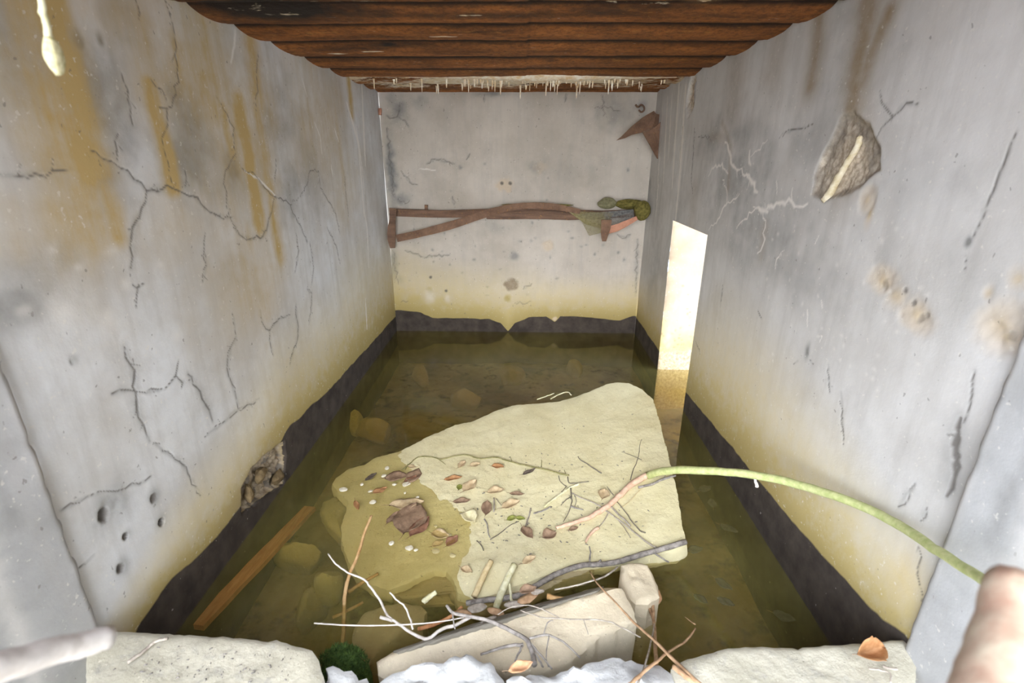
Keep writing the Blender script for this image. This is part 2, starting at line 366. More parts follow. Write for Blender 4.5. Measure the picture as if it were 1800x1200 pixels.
for w, P in [(.008, [(413, 50), (412, 80), (406, 110)]), (.006, [(553, 215), (563, 240), (566, 270)]), (.005, [(530, 135), (540, 170)]),
             (.006, [(588, 225), (596, 250)]), (.016, [(610, 180), (620, 215), (630, 250), (637, 300)]), (.010, [(637, 300), (641, 340)]), (.009, [(637, 350), (645, 400), (648, 470)]),
             (.012, [(642, 525), (645, 578)]), (.006, [(582, 290), (585, 310)]), (.004, [(308, 90), (310, 110)]), (.006, [(430, 300), (455, 315), (490, 350)]),
             (.020, [(636, 148), (638, 200), (642, 290)]), (.014, [(626, 220), (634, 300), (640, 380)]), (.005, [(645, 150), (649, 200)])]:
    wl.line(L2(P), w*1.15, wc, k=1, jit=.12)
for (x, y, rx, rz) in [(110, 550, .035, .03), (310, 590, .02, .018), (40, 545, .02, .012), (195, 440, .025, .015), (280, 465, .014, .01), (135, 470, .014, .01), (220, 500, .018, .016), (90, 440, .012, .012), (190, 560, .03, .03)]:
    wl.blob(at(x, y, 0, XL)[1:], rx, rz, wc, .5, ns=.02)
oc = wl.A[..., 1]
for x, y0, y1, w, k in [(65, -60, 290, .05, .8), (105, 120, 300, .05, .75), (90, 0, 160, .05, .6), (262, 150, 330, .030, .9), (285, 230, 330, .025, .95), (420, 180, 400, .045, .8), (445, 150, 470, .04, .6), (395, 190, 270, .03, .6),
                        (350, 20, 180, .09, .5), (440, 80, 170, .06, .55), (250, 60, 160, .08, .4), (135, 300, 420, .05, .5), (180, 330, 420, .03, .6), (612, 130, 200, .03, .8), (440, 420, 560, .07, .35), (590, 200, 330, .05, .35), (20, 380, 420, .05, .25), (545, 120, 260, .05, .35)]:
    a, b = at(x, y0, 0, XL)[1:], at(x, y1, 0, XL)[1:]; b = np.array([a[0], b[1]])
    wl.line([a, b], w*1.35, oc, soft=2, k=min(1, k*1.25), jit=.5, taper=False, step=.05)
for (x, y, rx, rz, k) in [(330, 90, .32, .24, .62), (110, 230, .12, .28, .75), (430, 250, .34, .32, .5), (60, 60, .08, .2, .7), (560, 200, .5, .35, .42), (130, 390, .14, .12, .6), (440, 480, .3, .28, .42), (300, 400, .2, .12, .3), (250, 40, .3, .12, .5), (610, 330, .4, .3, .3)]:
    wl.blob(at(x, y, 0, XL)[1:], rx, rz, oc, k, ns=.15, na=.5)
gr = wl.B[..., 2]
for (x, y, rx, rz, k) in [(165, 180, .10, .18, .75), (20, 60, .08, .2, .6), (330, 260, .12, .16, .7), (410, 300, .06, .06, .8), (480, 200, .18, .22, .45), (510, 330, .12, .14, .5), (310, 170, .05, .05, .7), (220, 40, .1, .1, .4), (60, 480, .12, .06, .4), (10, 540, .08, .05, .6), (540, 290, .15, .2, .35), (420, 480, .15, .1, .2)]:
    wl.blob(at(x, y, 0, XL)[1:], rx, rz, gr, k*1.25, ns=.07, na=.8)
for (x, y, r) in [(135, 75, .022), (175, 70, .018)]:
    wl.blob(at(x, y, 0, XL)[1:], r, r*1.4, gr, 1.2, ns=.03, na=.5)
for (x, y, ru, rv, d) in [(182, 905, .016, .017, .03), (270, 876, .010, .012, .012), (285, 917, .010, .011, .03), (221, 942, .008, .008, .02), (213, 998, .012, .013, .018), (125, 635, .006, .006, .004), (195, 890, .03, .03, .006)]:
    q = at(x, y, 0, XL)[1:]; wl.blob(q, ru*1.1, rv*1.1, cr if d > .01 else gr, .95 if d > .01 else .6, hard=.3, ns=.015, na=.5); wl.blob(q, ru*.8, rv*.8, None, hard=.5, depth=d*.7, ns=.015)
    wl.blob(q+np.array([.004, .002]), ru*2.2, rv*2.0, gr, .7, ns=.03)
wl.band(lambda u: np.interp(u, [.8, .92, 1.05, 1.25, 1.38, 1.5, 1.75, 1.8, 2.2, 3, 3.6], [.10, .145, .15, .12, .125, .13, .19, .20, .165, .13, .115]),
        lambda u: np.interp(u, [.8, 1.2, 1.8, 2.6, 3.6], [.24, .40, .62, .78, .85]))
NP = L2([(500, 772), (503, 800), (500, 850), (470, 870), (425, 905), (424, 860), (442, 822), (470, 795)])
wl.poly(NP, wl.D[..., 0], .03, .012, seed=9, k=.42); nm = np.zeros(wl.U.shape); wl.poly(NP, nm, 0, .01, seed=9)
wl.B[..., 0] *= 1-nm; wl.D[..., 1] = np.maximum(wl.D[..., 1], nm); wl.A[..., 1] = np.maximum(wl.A[..., 1], nm*.8)
wl.h -= nm*(.012*np.abs(fbm(wl.U, wl.V, .05, 61, 3))+.012*(fbm(wl.U, wl.V, .022, 62, 2) > .1)); wl.A[..., 0] = np.maximum(wl.A[..., 0], nm*(fbm(wl.U, wl.V, .03, 63, 3) > .35)*.75)
wl.blob(at(455, 850, 0, XL)[1:], .20, .10, wl.D[..., 1], .8, ns=.05)
def flatL(U, V, h): return np.stack([XL+h, U, V], -1)
wl.build('wall_left', flatL, M_left, flip=True)

# --- back wall
wb = Wall(np.arange(XL-.004, XR+.012, .0055), np.arange(-.34, 1.69, .0055))
B2 = lambda P: [at(x, y, 1, YB)[[0, 2]] for x, y in P]
b1 = lambda x, y: at(x, y, 1, YB)[[0, 2]]
cr = wb.A[..., 0]
for w, P in [(.007, [(702, 180), (700, 200), (692, 207), (680, 203)]), (.005, [(700, 205), (712, 212), (718, 222)]), (.008, [(680, 225), (684, 260), (688, 300), (692, 345)]),
             (.004, [(750, 288), (765, 280), (785, 284), (800, 288)]), (.003, [(705, 300), (720, 320), (735, 325)]), (.003, [(795, 345), (798, 360)]), (.003, [(820, 280), (826, 270)]),
             (.005, [(712, 440), (730, 446), (745, 452)]), (.004, [(745, 452), (790, 448)]), (.004, [(920, 508), (935, 498)]), (.003, [(905, 533), (935, 530)]),
             (.005, [(1085, 412), (1100, 418), (1108, 412)]), (.006, [(1121, 420), (1119, 470), (1117, 520)]), (.003, [(1060, 165), (1062, 180), (1060, 205)]), (.003, [(995, 165), (993, 180)]), (.003, [(1045, 190), (1068, 190), (1090, 195)]),
             (.006, [(690, 440), (695, 470), (700, 500)]), (.005, [(705, 531), (722, 529)]), (.004, [(852, 165), (851, 180)]), (.004, [(700, 350), (712, 358), (720, 352)])]:
    wb.line(B2(P), max(w*.8, .0045), cr, depth=.001, branch=.25, k=.62, jit=.7); wb.line(B2(P), w*2.6, wb.B[..., 2], soft=2, k=.5, jit=.2)
gr = wb.B[..., 2]
for (x, y, rx, rz, k) in [(688, 310, .035, .24, 1.4), (692, 470, .035, .13, 1.4), (700, 195, .05, .06, .9), (705, 350, .06, .05, .8), (705, 490, .04, .05, .9), (690, 175, .06, .06, .5), (870, 165, .1, .02, .9), (1080, 200, .15, .1, .5), (945, 295, .05, .04, .7), (905, 450, .03, .03, .9), (870, 400, .1, .05, .3), (990, 300, .3, .1, .2), (1060, 430, .02, .02, .6), (1128, 188, .03, .05, .6), (735, 180, .05, .05, .5), (1098, 390, .02, .03, .9)]:
    wb.blob(b1(x, y), rx, rz, gr, k, ns=.05, na=.7)
rr = random.Random(3)
for i in range(46):
    x, y = rr.gauss(900, 95), rr.gauss(420, 60)
    if 700 < x < 1110 and 200 < y < 520: wb.blob(b1(x, y), rr.uniform(.006, .016), rr.uniform(.006, .014), gr, rr.uniform(.4, 1), ns=.012, na=.6, seed=i)
for (x, y, r, k, d) in [(888, 325, .055, .7, .006), (962, 432, .045, .6, .008), (897, 500, .047, .0, .012), (950, 295, .04, .35, .004), (975, 560, .02, .9, 0), (1105, 563, .025, .9, 0)]:
    wb.blob(b1(x, y), r, r*.85, wb.D[..., 2] if k else wb.D[..., 1], k or 1.0, hard=.4, depth=d, ns=.03, na=.6)
for (x, y) in [(882, 322), (897, 322), (757, 487), (784, 511)]: wb.blob(b1(x, y), .011, .011, cr, .9, hard=.4, ns=.012)
yl = wb.B[..., 1]
for (x, y, rx, rz) in [(756, 512, .06, .09), (787, 525, .04, .05), (893, 525, .06, .05)]: wb.blob(b1(x, y), rx, rz, yl, .75, ns=.05)
for (x, y, rx, rz) in [(756, 520, .045, .05), (787, 524, .02, .03)]: wb.blob(b1(x, y), rx, rz, wb.A[..., 2], .55, ns=.03)
wb.line(B2([(735, 297), (750, 297), (765, 299)]), .007, wb.A[..., 2])
bx, bz = zip(*[(b1(x, y)) for x, y in [(700, 545), (740, 550), (760, 558), (860, 560), (880, 568), (893, 581), (905, 566), (930, 557), (960, 556), (975, 566), (985, 556), (1040, 558), (1090, 562), (1115, 555)]])
wb.band(lambda u: np.interp(u, bx, bz), lambda u: np.interp(u, [XL, 0, XR], [.62, .52, .50]), .9, .015)
wb.build('wall_back', lambda U, V, h: np.stack([U, YB-h, V], -1), M_back)

# --- right wall, with the tall slot that lets the sun in
OY0, OY1, OZ, TW = 2.37, 2.915, .915, .40
us = np.unique(np.concatenate([graded(YF, OY0, .0034, .005), np.arange(OY0, OY1, .006), [OY1], np.arange(OY1+.006, YB, .006), [YB]]))
vs = np.unique(np.concatenate([np.arange(-.34, OZ, .0045), [OZ], np.arange(OZ+.0045, 1.69, .0045)]))
wr = Wall(us, vs)
R2 = lambda P: [at(x, y, 0, XR)[1:] for x, y in P]
r1 = lambda x, y: at(x, y, 0, XR)[1:]
cr = wr.A[..., 0]
for w, P in [(.003, [(1228, 240), (1240, 238), (1250, 247)]), (.003, [(1370, 242), (1380, 232), (1400, 226), (1420, 222), (1438, 216)]), (.003, [(1548, 160), (1550, 180), (1570, 205), (1550, 225), (1540, 245)]), (.003, [(1570, 205), (1595, 180), (1615, 183)]),
             (.0025, [(1790, 230), (1780, 250), (1765, 290), (1740, 350), (1725, 390), (1710, 420)]), (.003, [(1700, 450), (1697, 480)]), (.003, [(1715, 650), (1710, 690), (1702, 730), (1690, 752)]),
             (.016, [(1690, 735), (1687, 770), (1680, 800), (1680, 835), (1665, 872)]), (.016, [(1684, 765), (1681, 835)]), (.003, [(1630, 890), (1620, 915)]), (.003, [(1480, 690), (1482, 720), (1483, 780)]), (.0022, [(1457, 640), (1460, 690)]),
             (.004, [(1222, 225), (1220, 270), (1216, 320), (1218, 340)]), (.003, [(1270, 500), (1266, 540)]), (.003, [(1610, 850), (1580, 890)]), (.0025, [(1615, 960), (1612, 1010), (1620, 1060)]),
             (.004, [(1218, 460), (1225, 480)]), (.003, [(1223, 600), (1230, 622)]), (.003, [(1333, 545), (1340, 560)]), (.003, [(1395, 640), (1403, 634)]), (.003, [(1430, 640), (1424, 632)])]:
    wr.line(R2(P), max(w*.68, .0026), cr, depth=.0014, branch=.2, k=.85, jit=.5); wr.line(R2(P), w*2.4, wr.B[..., 2], soft=2, k=.4, jit=.2)
wc = wr.A[..., 2]
for w, P in [(.010, [(1275, 250), (1285, 275), (1290, 292), (1300, 298)]), (.006, [(1300, 298), (1320, 315)]), (.011, [(1312, 306), (1322, 320), (1332, 338)]), (.006, [(1245, 310), (1255, 295), (1270, 287), (1280, 305)]), (.005, [(1270, 315), (1278, 335), (1277, 360), (1262, 385), (1245, 405)]),
             (.004, [(1277, 360), (1300, 340)]), (.010, [(1318, 265), (1320, 290)]), (.004, [(1320, 275), (1350, 245)]), (.009, [(1325, 363), (1342, 372), (1365, 357), (1392, 354), (1405, 363), (1420, 358)]), (.014, [(1335, 368), (1350, 372)]),
             (.005, [(1342, 372), (1346, 400), (1342, 430), (1332, 445)]), (.004, [(1330, 365), (1310, 385), (1295, 402)]), (.004, [(1365, 318), (1366, 342)]), (.004, [(1393, 330), (1393, 352)]), (.003, [(1380, 440), (1366, 455), (1364, 475)]), (.003, [(1440, 415), (1433, 430)]),
             (.022, [(1195, 148), (1188, 250), (1183, 330)]), (.016, [(1174, 170), (1166, 320)]), (.024, [(1208, 150), (1198, 300), (1190, 385)]), (.010, [(1166, 180), (1158, 300), (1153, 380)]), (.012, [(1182, 165), (1175, 280)]), (.004, [(1446, 590), (1442, 600)]), (.004, [(1420, 543), (1420, 575)]), (.004, [(1445, 528), (1446, 540)])]:
    wr.line(R2(P), w*1.25, wc, k=1, jit=.6 if w < .012 else .1, branch=.12 if w < .012 else 0)
for i in range(40):
    x, y = rr.uniform(1330, 1640), rr.uniform(390, 700); wr.blob(r1(x, y), rr.uniform(.004, .009), rr.uniform(.004, .008), wc, .5, ns=.01, seed=i)
gr = wr.B[..., 2]
for (x, y, rx, rz, k) in [(1500, 90, .2, .25, .25), (1300, 300, .3, .2, .55), (1250, 250, .12, .1, .6), (1340, 400, .4, .12, .5), (1400, 480, .25, .1, .4), (1300, 440, .3, .1, .4), (1190, 440, .2, .3, .35), (1150, 480, .15, .3, .35), (1430, 250, .15, .1, .4), (1600, 300, .2, .1, .25), (1140, 330, .06, .12, .6), (1420, 618, .012, .03, 1.0), (1705, 425, .009, .012, 1.2), (1335, 225, .05, .08, .4), (1560, 460, .05, .15, .25), (1700, 500, .1, .1, .2)]:
    wr.blob(r1(x, y), rx, rz, gr, k*1.15, ns=.07, na=.8)
bw = wr.D[..., 1]
for w, k, P in [(.055, 1.0, [(1540, -60), (1520, 60), (1505, 130), (1502, 190)]), (.036, .95, [(1565, 20), (1530, 100), (1515, 150)]), (.045, .9, [(1440, 20), (1432, 110), (1425, 150)]), (.02, .5, [(1270, 215), (1285, 260), (1280, 330)]), (.03, .4, [(1250, 240), (1275, 240)]), (.03, .35, [(1345, 400), (1338, 450)]), (.10, .35, [(1300, 60), (1290, 180)]), (.08, .35, [(1380, 20), (1360, 130)]), (.05, .3, [(1222, 330), (1215, 400)])]:
    wr.line(R2(P), w, bw, soft=2, k=k, jit=.1, taper=False, step=.05)
wr.blob(r1(1490, 275), .075, .115, wr.D[..., 1], .9, ns=.05)
SPL = np.array(R2([(1500, 195), (1530, 215), (1548, 260), (1550, 300), (1530, 315), (1500, 340), (1445, 355), (1425, 345), (1435, 290), (1460, 240), (1480, 200)]))
m1, m2 = np.zeros(wr.U.shape), np.zeros(wr.U.shape); wr.poly(SPL, m1, 0, .01); sc_ = SPL.mean(0)+np.array([0, -.02]); wr.poly(sc_+(SPL-SPL.mean(0))*.66, m2, 0, .03)
wr.A[..., 0] = np.maximum(wr.A[..., 0], np.clip(m1-m2, 0, 1)*np.clip(.38+.45*fbm(wr.U, wr.V, .035, 91, 4), 0, .7))
wr.poly(R2([(1500, 195), (1530, 215), (1548, 260), (1550, 300), (1530, 315), (1500, 340), (1445, 355), (1425, 345), (1435, 290), (1460, 240), (1480, 200)]), wr.D[..., 0], .016, .02, k=.9)
wm = wr.D[..., 2]
for (x, y, ru, rv, k, d) in [(1552, 495, .05, .036, .55, .006), (1575, 520, .04, .03, .4, .004), (1612, 552, .048, .036, .55, .006), (1755, 570, .045, .045, .55, .006), (1765, 592, .035, .02, .6, .008), (1525, 352, .025, .03, .5, .006), (1738, 515, .012, .015, .4, .004), (1790, 490, .02, .02, .3, .003), (1530, 375, .015, .04, .3, 0)]:
    wr.blob(r1(x, y), ru, rv, wm, k*.85, hard=.45, depth=d*.7, ns=.045, na=.55); wr.blob(r1(x, y), ru*.5, rv*.5, wr.A[..., 1], .5, ns=.03)
for (x, y, r, k) in [(1592, 510, .006, .9), (1607, 532, .006, .9), (1630, 553, .006, .5), (1618, 560, .008, .6), (1555, 500, .01, .5), (1776, 592, .008, .5)]: wr.blob(r1(x, y), r, r*1.2, cr, k*.8, hard=.4, depth=.002, ns=.01, na=.7)
for (x, y, ru, rv, k) in [(1585, 1030, .06, .10, .45)]: wr.blob(r1(x, y), ru, rv, wr.A[..., 1], k, ns=.06)
wr.blob(r1(1217, 166), .055, .085, wr.D[..., 0], 1, hard=.25, depth=.03, ns=.04, na=.3)
wr.band(lambda u: np.interp(u, [.8, .838, .9, 1.01, 1.3, 1.55, 2.36, 2.9, 3.6], [.27, .267, .235, .215, .18, .165, .11, .12, .125]), lambda u: np.interp(u, [.8, 1.2, 2.0, 2.6, 3.6], [.50, .68, .78, .66, .50]), .9)
uc, vc = (us[:-1]+us[1:])/2, (vs[:-1]+vs[1:])/2
hole = ((uc > OY0) & (uc < OY1))[None, :] & (vc < OZ)[:, None]
def lean(Y, Z): return Y+.02*np.clip(Z, 0, 1.6)/.92*np.exp(-((Y-2.9)/.22)**2)
wall_right = wr.build('wall_right', lambda U, V, h: np.stack([XR-h*np.clip(np.abs(V-9), 0, 1), lean(U, V), V], -1), M_right, keep=~hole, flip=True)
# faces of the slot: far reveal (sunlit), near reveal, splayed head
wj = Wall(np.arange(0, TW+.004, .004), np.arange(-.34, OZ+.5, .005))
rj = random.Random(8)
for i in range(26): wj.blob((rj.uniform(0, .2), rj.uniform(.2, .95)), rj.uniform(.02, .06), rj.uniform(.03, .12), wj.D[..., 2] if i % 2 else wj.A[..., 1], rj.uniform(.3, .7), ns=.03, na=.8, seed=i)
wj.blob((.10, .60), .1, .3, wj.D[..., 2], .5, ns=.1, na=.8); wj.blob((.05, .85), .1, .12, wj.D[..., 2], .6, ns=.1, na=.8)
wj.B[..., 1] = (1-sm(.08, .40, wj.V+.05*fbm(wj.U, wj.V, .1, 2)))*.9
wj.D[..., 0] = (1-sm(.09, .17, wj.V+.03*fbm(wj.U, wj.V, .05, 4)))*.75
for i in range(60): wj.blob((rj.uniform(0, .3), abs(rj.gauss(.1, .2))), rj.uniform(.003, .009), rj.uniform(.003, .008), wj.A[..., 0], .6, ns=.01, seed=i, depth=.002)
chip = np.clip(.010-.02*np.abs(fbm(np.zeros_like(wj.V), wj.V, .09, 77, 3)), 0, .01)
def farj(U, V, h): return np.stack([XR+U, lean(OY1+0*U, V)-h+chip*np.exp(-U/.01), V], -1)
r = wj.build('reveal_far', farj, M_reveal); del r['kind']; r.name = 'reveal'; r.parent = wall_right
zs = np.linspace(-.34, OZ+.4, 60); xs = np.linspace(0, TW, 12); Ux, Vz = np.meshgrid(xs, zs)
r = link('reveal', grid_mesh(np.stack([XR+Ux, OY0+(lean(OY1+0*Ux, Vz)-OY1)*Ux/TW, Vz], -1), flip=True), M_jamb, wall_right)
Ys = np.linspace(OY0-.0, OY1+.07, 20); Ux, Yy = np.meshgrid(xs, Ys)
r = link('lintel', grid_mesh(np.stack([XR+Ux, Yy, OZ+Ux*.9+0*Yy], -1)), M_jamb, wall_right)

# --- entrance frame (reveals the viewer stands between) and an added sun-blocking wall outside
def frame_side(name, X, sgn, y0, y1, z1, seed):
    f = Wall(graded(y0, y1, .006, .006), np.arange(-.34, z1, .008))
    f.line([(y1-.16, .1), (y1-.15, .5), (y1-.12, 1.0)], .02, f.A[..., 2], soft=2, k=.4)
    for i in range(14):
        u = f.rng.uniform(y0, y1); v = f.rng.uniform(-.1, z1); f.line([(u, v), (u+.02, v-.4)], f.rng.uniform(.008, .03), f.B[..., 2], soft=2, k=f.rng.uniform(.3, .7), taper=False)
    edge = np.exp(-((y1-f.U)/.012)**2)
    f.A[..., 2] = np.maximum(f.A[..., 2], .55*np.exp(-((y1-f.U-.01)/.012)**2)*(.5+.5*vnoise(f.U, f.V, .06, 4)))
    return f.build(name, lambda U, V, h: np.stack([X+sgn*(.014-.014*edge*edge+h+.004*edge*vnoise(U, V, .025, seed)), U, V], -1), M_jamb, flip=sgn > 0)
frame_side('wall_front_left', XL, 1, -.15, YF+.004, 1.69, 5)
frame_side('wall_front_right', XR, -1, -.15, YF+.004, 1.69, 6)
ends = Wall(np.array([0, .01, .02]), np.arange(-.34, 1.7, .02))
def box_mesh(x0, x1, y0, y1, z0, z1):
    bm = bmesh.new(); bmesh.ops.create_cube(bm, size=1)
    for v in bm.verts: v.co = Vector(((x0+x1)/2+v.co.x*(x1-x0), (y0+y1)/2+v.co.y*(y1-y0), (z0+z1)/2+v.co.z*(z1-z0)))
    return bm_mesh(bm)
M_conc = stone('outer_concrete', (.36, .35, .32), (.46, .45, .42))
M_soil = simple('leaf_mould', (.10, .07, .04), (.26, .2, .13), 25)
struct(link('wall_sun_blocker', box_mesh(XR+.03, XR+.28, -2.6, .8, -.4, 3.2), M_conc, smooth=False))  # unseen wall added to keep direct sun off the interior
struct(link('floor_outside', box_mesh(-6, XR+.03, -6, .30, -.2, .17), M_soil, smooth=False))

# ------------------------------------------------------------------ ceiling: rusted corrugated iron
creases = [-.53, -.26, .01, .28, .55, .82, 1.09, 1.36, 1.63, 1.87, 2.12, 2.43, 2.74, 3.02, 3.28, 3.52, 3.76]
yc = np.arange(-.02, YB+.012, .0045); xc = np.arange(XL-.05, XR+.05, .009); Xc, Yc = np.meshgrid(xc, yc)
t = np.interp(Yc, creases, np.arange(len(creases))); fr = t-np.floor(t)
prof = np.sqrt(np.clip(1-(2*fr-1)**2*.93, 0, 1))                 # long belly, tight fold
fold2 = np.exp(-((fr-.80)/.05)**2)*.22
Zc = ZC+.008-.026*prof+.007*fold2+.004*fbm(Xc, Yc, .4, 3)+.0015*fbm(Xc, Yc, .03, 5)
# joint between two sheets
Zc += np.where(Xc > .01, .0025, 0)
me = grid_mesh(np.stack([Xc, Yc, Zc], -1), flip=True)
A = np.zeros(Xc.shape+(3,))
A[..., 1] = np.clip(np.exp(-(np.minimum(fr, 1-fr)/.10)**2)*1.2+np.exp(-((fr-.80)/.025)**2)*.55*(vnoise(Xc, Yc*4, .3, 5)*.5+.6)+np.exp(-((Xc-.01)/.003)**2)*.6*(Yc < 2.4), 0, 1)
def cb(px, py, rx, ry, ch, k):
    p = at(px, py, 2, ZC-.02); A[..., ch] = np.maximum(A[..., ch], k*np.exp(-(((Xc-p[0])/rx)**2+((Yc-p[1])/ry)**2)*1.2+.5*fbm(Xc, Yc, .05, 8)))
for q in [(500, 22, .26, .10, 1, 1.6), (430, 16, .22, .09, 1, 1.6), (600, 25, .2, .05, 1, .6), (690, 84, .25, .05, 1, .9), (620, 88, .2, .04, 1, .8), (850, 30, .3, .03, 1, .8), (1140, 20, .35, .03, 1, .7)]: cb(*q)
for q in [(440, 22, .14, .05, 0, .62), (556, 14, .035, .03, 0, .9), (490, 27, .17, .04, 0, .60), (1100, 18, .3, .02, 0, .6), (620, 12, .2, .02, 0, .6), (650, 92, .1, .02, 0, .8), (590, 95, .1, .02, 0, .8), (780, 67, .1, .012, 0, .9), (820, 30, .12, .02, 0, .7), (690, 3, .2, .012, 0, .5), (1240, 14, .065, .022, 0, 1.25)]: cb(*q)
cb(1240, 14, .05, .015, 2, .9)
fz = sm(2.90, 2.97, Yc+.03*fbm(Xc, Yc, .2, 9))
A[..., 0] = np.maximum(A[..., 0], fz*(.60+.62*np.exp(-((Xc-.05)/.42)**2)*(1-sm(3.1, 3.25, Yc))-.25*sm(3.3, 3.5, Yc)+.25*fbm(Xc, Yc, .15, 13)))
A[..., 1] *= 1-fz*.4
set_attr(me, 'ma', np.clip(A, 0, 1.2)); struct(link('ceiling', me, M_ceil))
# earth and slab above the iron, with overhang added to dim the slot
struct(link('ceiling_cover', box_mesh(XL-.4, 1.9, -.02, YB+.3, ZC+.06, ZC+.4), M_conc, smooth=False))

# mineral crust with small stalactites
p0 = np.array([.05, 2.98, ZC-.03]); crust = empty('mineral_crust', p0)
tag(crust, 'cream mineral crust with tiny stalactites along the back end of the rusty ceiling', 'mineral crust')
xx = np.arange(-.86, .80, .008); tt = np.linspace(0, 1, 12); Xx, Tt = np.meshgrid(xx, tt)
wd = .04+.065*np.exp(-((Xx-.1)/.45)**2)+.015*fbm(Xx, 0*Xx, .1, 3)
lump = .006+.030*np.exp(-((Xx-.1)/.45)**2)*(.6+.4*fbm(Xx, Tt*.06, .02, 6))+.004*fbm(Xx, Tt*.05, .012, 7)
Zq = np.interp(3.0+(Tt-.5)*wd*2, yc, Zc.mean(1))+.004-(lump+.004)*np.sin(np.pi*Tt)**.5
kid('crust', grid_mesh(np.stack([Xx, 2.985+(Tt-.5)*wd*2, Zq], -1), flip=True), M_crust, crust)
def tube(pts, radii, sides=7, jit=0.0, rng=None, cap=True):
    pts = [Vector(p) for p in pts]; n = len(pts); V = []; F = []
    prev = None
    for i, p in enumerate(pts):
        d = (pts[min(i+1, n-1)]-pts[max(i-1, 0)]).normalized()
        a = (Vector((0, 0, 1)) if abs(d.z) < .9 else Vector((1, 0, 0))) if prev is None else prev
        a = (a-d*a.dot(d)).normalized(); prev = a; b = d.cross(a)
        for k in range(sides):
            th = 2*math.pi*k/sides; rad = radii[i]*(1+(rng.uniform(-jit, jit) if rng else 0))
            V.append(p+(a*math.cos(th)+b*math.sin(th))*rad)
    for i in range(n-1):
        for k in range(sides):
            F.append((i*sides+k, i*sides+(k+1) % sides, (i+1)*sides+(k+1) % sides, (i+1)*sides+k))
    if cap: F.append(tuple(range(sides))[::-1]); F.append(tuple(range((n-1)*sides, n*sides)))
    return V, F
rs = random.Random(11)
for i in range(98):
    x = rs.gauss(.10, .33) if i < 76 else rs.uniform(-.85, .75)
    if not -.86 < x < .78: continue
    y = 2.985+rs.uniform(-.03, .05) if i < 76 else rs.uniform(3.05, 3.3)
    l = rs.uniform(.015, .045) if i % 7 else rs.uniform(.05, .075); r = rs.uniform(.0028, .005)
    z = ZC-.018; V, F = tube([(x, y, z), (x+.001, y, z-l*.35), (x, y, z-l*.8), (x, y, z-l)], [r*1.5, r, r*.7, r*.25], 6)
    kid('stalactite', py_mesh(V, F), M_crust, crust)

# ------------------------------------------------------------------ pool bed, water
yb_ = np.arange(.45, YB+.03, .02); xb_ = np.arange(XL-.03, XR+.45, .02); Xb, Yb = np.meshgrid(xb_, yb_)
bed = grid_mesh(np.stack([Xb, Yb, -.27+.03*fbm(Xb, Yb, .5, 3)+.012*fbm(Xb, Yb, .12, 9)], -1))
M_bed = mat('silt'); n = N(M_bed)
c = n.mix(n.ramp(n.noise(3.2, 6, .65), .35, .66), (.21, .185, .07), (.52, .45, .18))
c = n.mix(n.ramp(n.noise(9, 5, .6), .55, .7), c, (.10, .08, .035))
n.col(c); n.rough(.95, .1); struct(link('floor', bed, M_bed))
M_water = mat('murky_water'); t_ = M_water.node_tree; on = t_.nodes.new('ShaderNodeOutputMaterial')
mx = t_.nodes.new('ShaderNodeMixShader'); lw = t_.nodes.new('ShaderNodeLayerWeight'); lw.inputs[0].default_value = .5
pw = t_.nodes.new('ShaderNodeMath'); pw.operation = 'POWER'; pw.inputs[1].default_value = 5; t_.links.new(lw.outputs['Facing'], pw.inputs[0])
fr_ = t_.nodes.new('ShaderNodeMath'); fr_.operation = 'MULTIPLY_ADD'; fr_.inputs[1].default_value = .96; fr_.inputs[2].default_value = .035; t_.links.new(pw.outputs[0], fr_.inputs[0])
tr = t_.nodes.new('ShaderNodeBsdfTransparent'); tr.inputs[0].default_value = (.95, .91, .76, 1)
gl = t_.nodes.new('ShaderNodeBsdfGlossy'); gl.inputs['Roughness'].default_value = .015
va = t_.nodes.new('ShaderNodeVolumeAbsorption'); va.inputs['Color'].default_value = (.72, .60, .22, 1); va.inputs['Density'].default_value = 4.0
bn = t_.nodes.new('ShaderNodeBump'); bn.inputs['Strength'].default_value = .05; bn.inputs['Distance'].default_value = .01
nn = t_.nodes.new('ShaderNodeTexNoise'); nn.inputs['Scale'].default_value = 6
tcw = t_.nodes.new('ShaderNodeTexCoord'); t_.links.new(tcw.outputs['Object'], nn.inputs['Vector'])
t_.links.new(nn.outputs['Fac'], bn.inputs['Height']); t_.links.new(bn.outputs[0], gl.inputs['Normal'])
si = t_.nodes.new('ShaderNodeBsdfDiffuse'); si.inputs[0].default_value = (.35, .31, .10, 1)     # silt hanging in the water
ms = t_.nodes.new('ShaderNodeMixShader'); ms.inputs[0].default_value = .20
cl = t_.nodes.new('ShaderNodeTexNoise'); cl.inputs['Scale'].default_value = 2.3; cl.inputs['Detail'].default_value = 5
t_.links.new(tcw.outputs['Object'], cl.inputs['Vector'])
clr = t_.nodes.new('ShaderNodeMapRange'); clr.inputs[1].default_value = .35; clr.inputs[2].default_value = .7; clr.inputs[3].default_value = .10; clr.inputs[4].default_value = .27
t_.links.new(cl.outputs['Fac'], clr.inputs[0]); t_.links.new(clr.outputs[0], ms.inputs[0])
t_.links.new(tr.outputs[0], ms.inputs[1]); t_.links.new(si.outputs[0], ms.inputs[2])
t_.links.new(fr_.outputs[0], mx.inputs[0]); t_.links.new(ms.outputs[0], mx.inputs[1]); t_.links.new(gl.outputs[0], mx.inputs[2])
t_.links.new(mx.outputs[0], on.inputs['Surface']); t_.links.new(va.outputs[0], on.inputs['Volume'])
wat = link('pool_water', box_mesh(XL-.02, XR+TW, .5, YB+.02, -.33, 0), M_water, smooth=False)
tag(wat, 'still murky olive water flooding the floor of the chamber', 'water', kind='stuff')

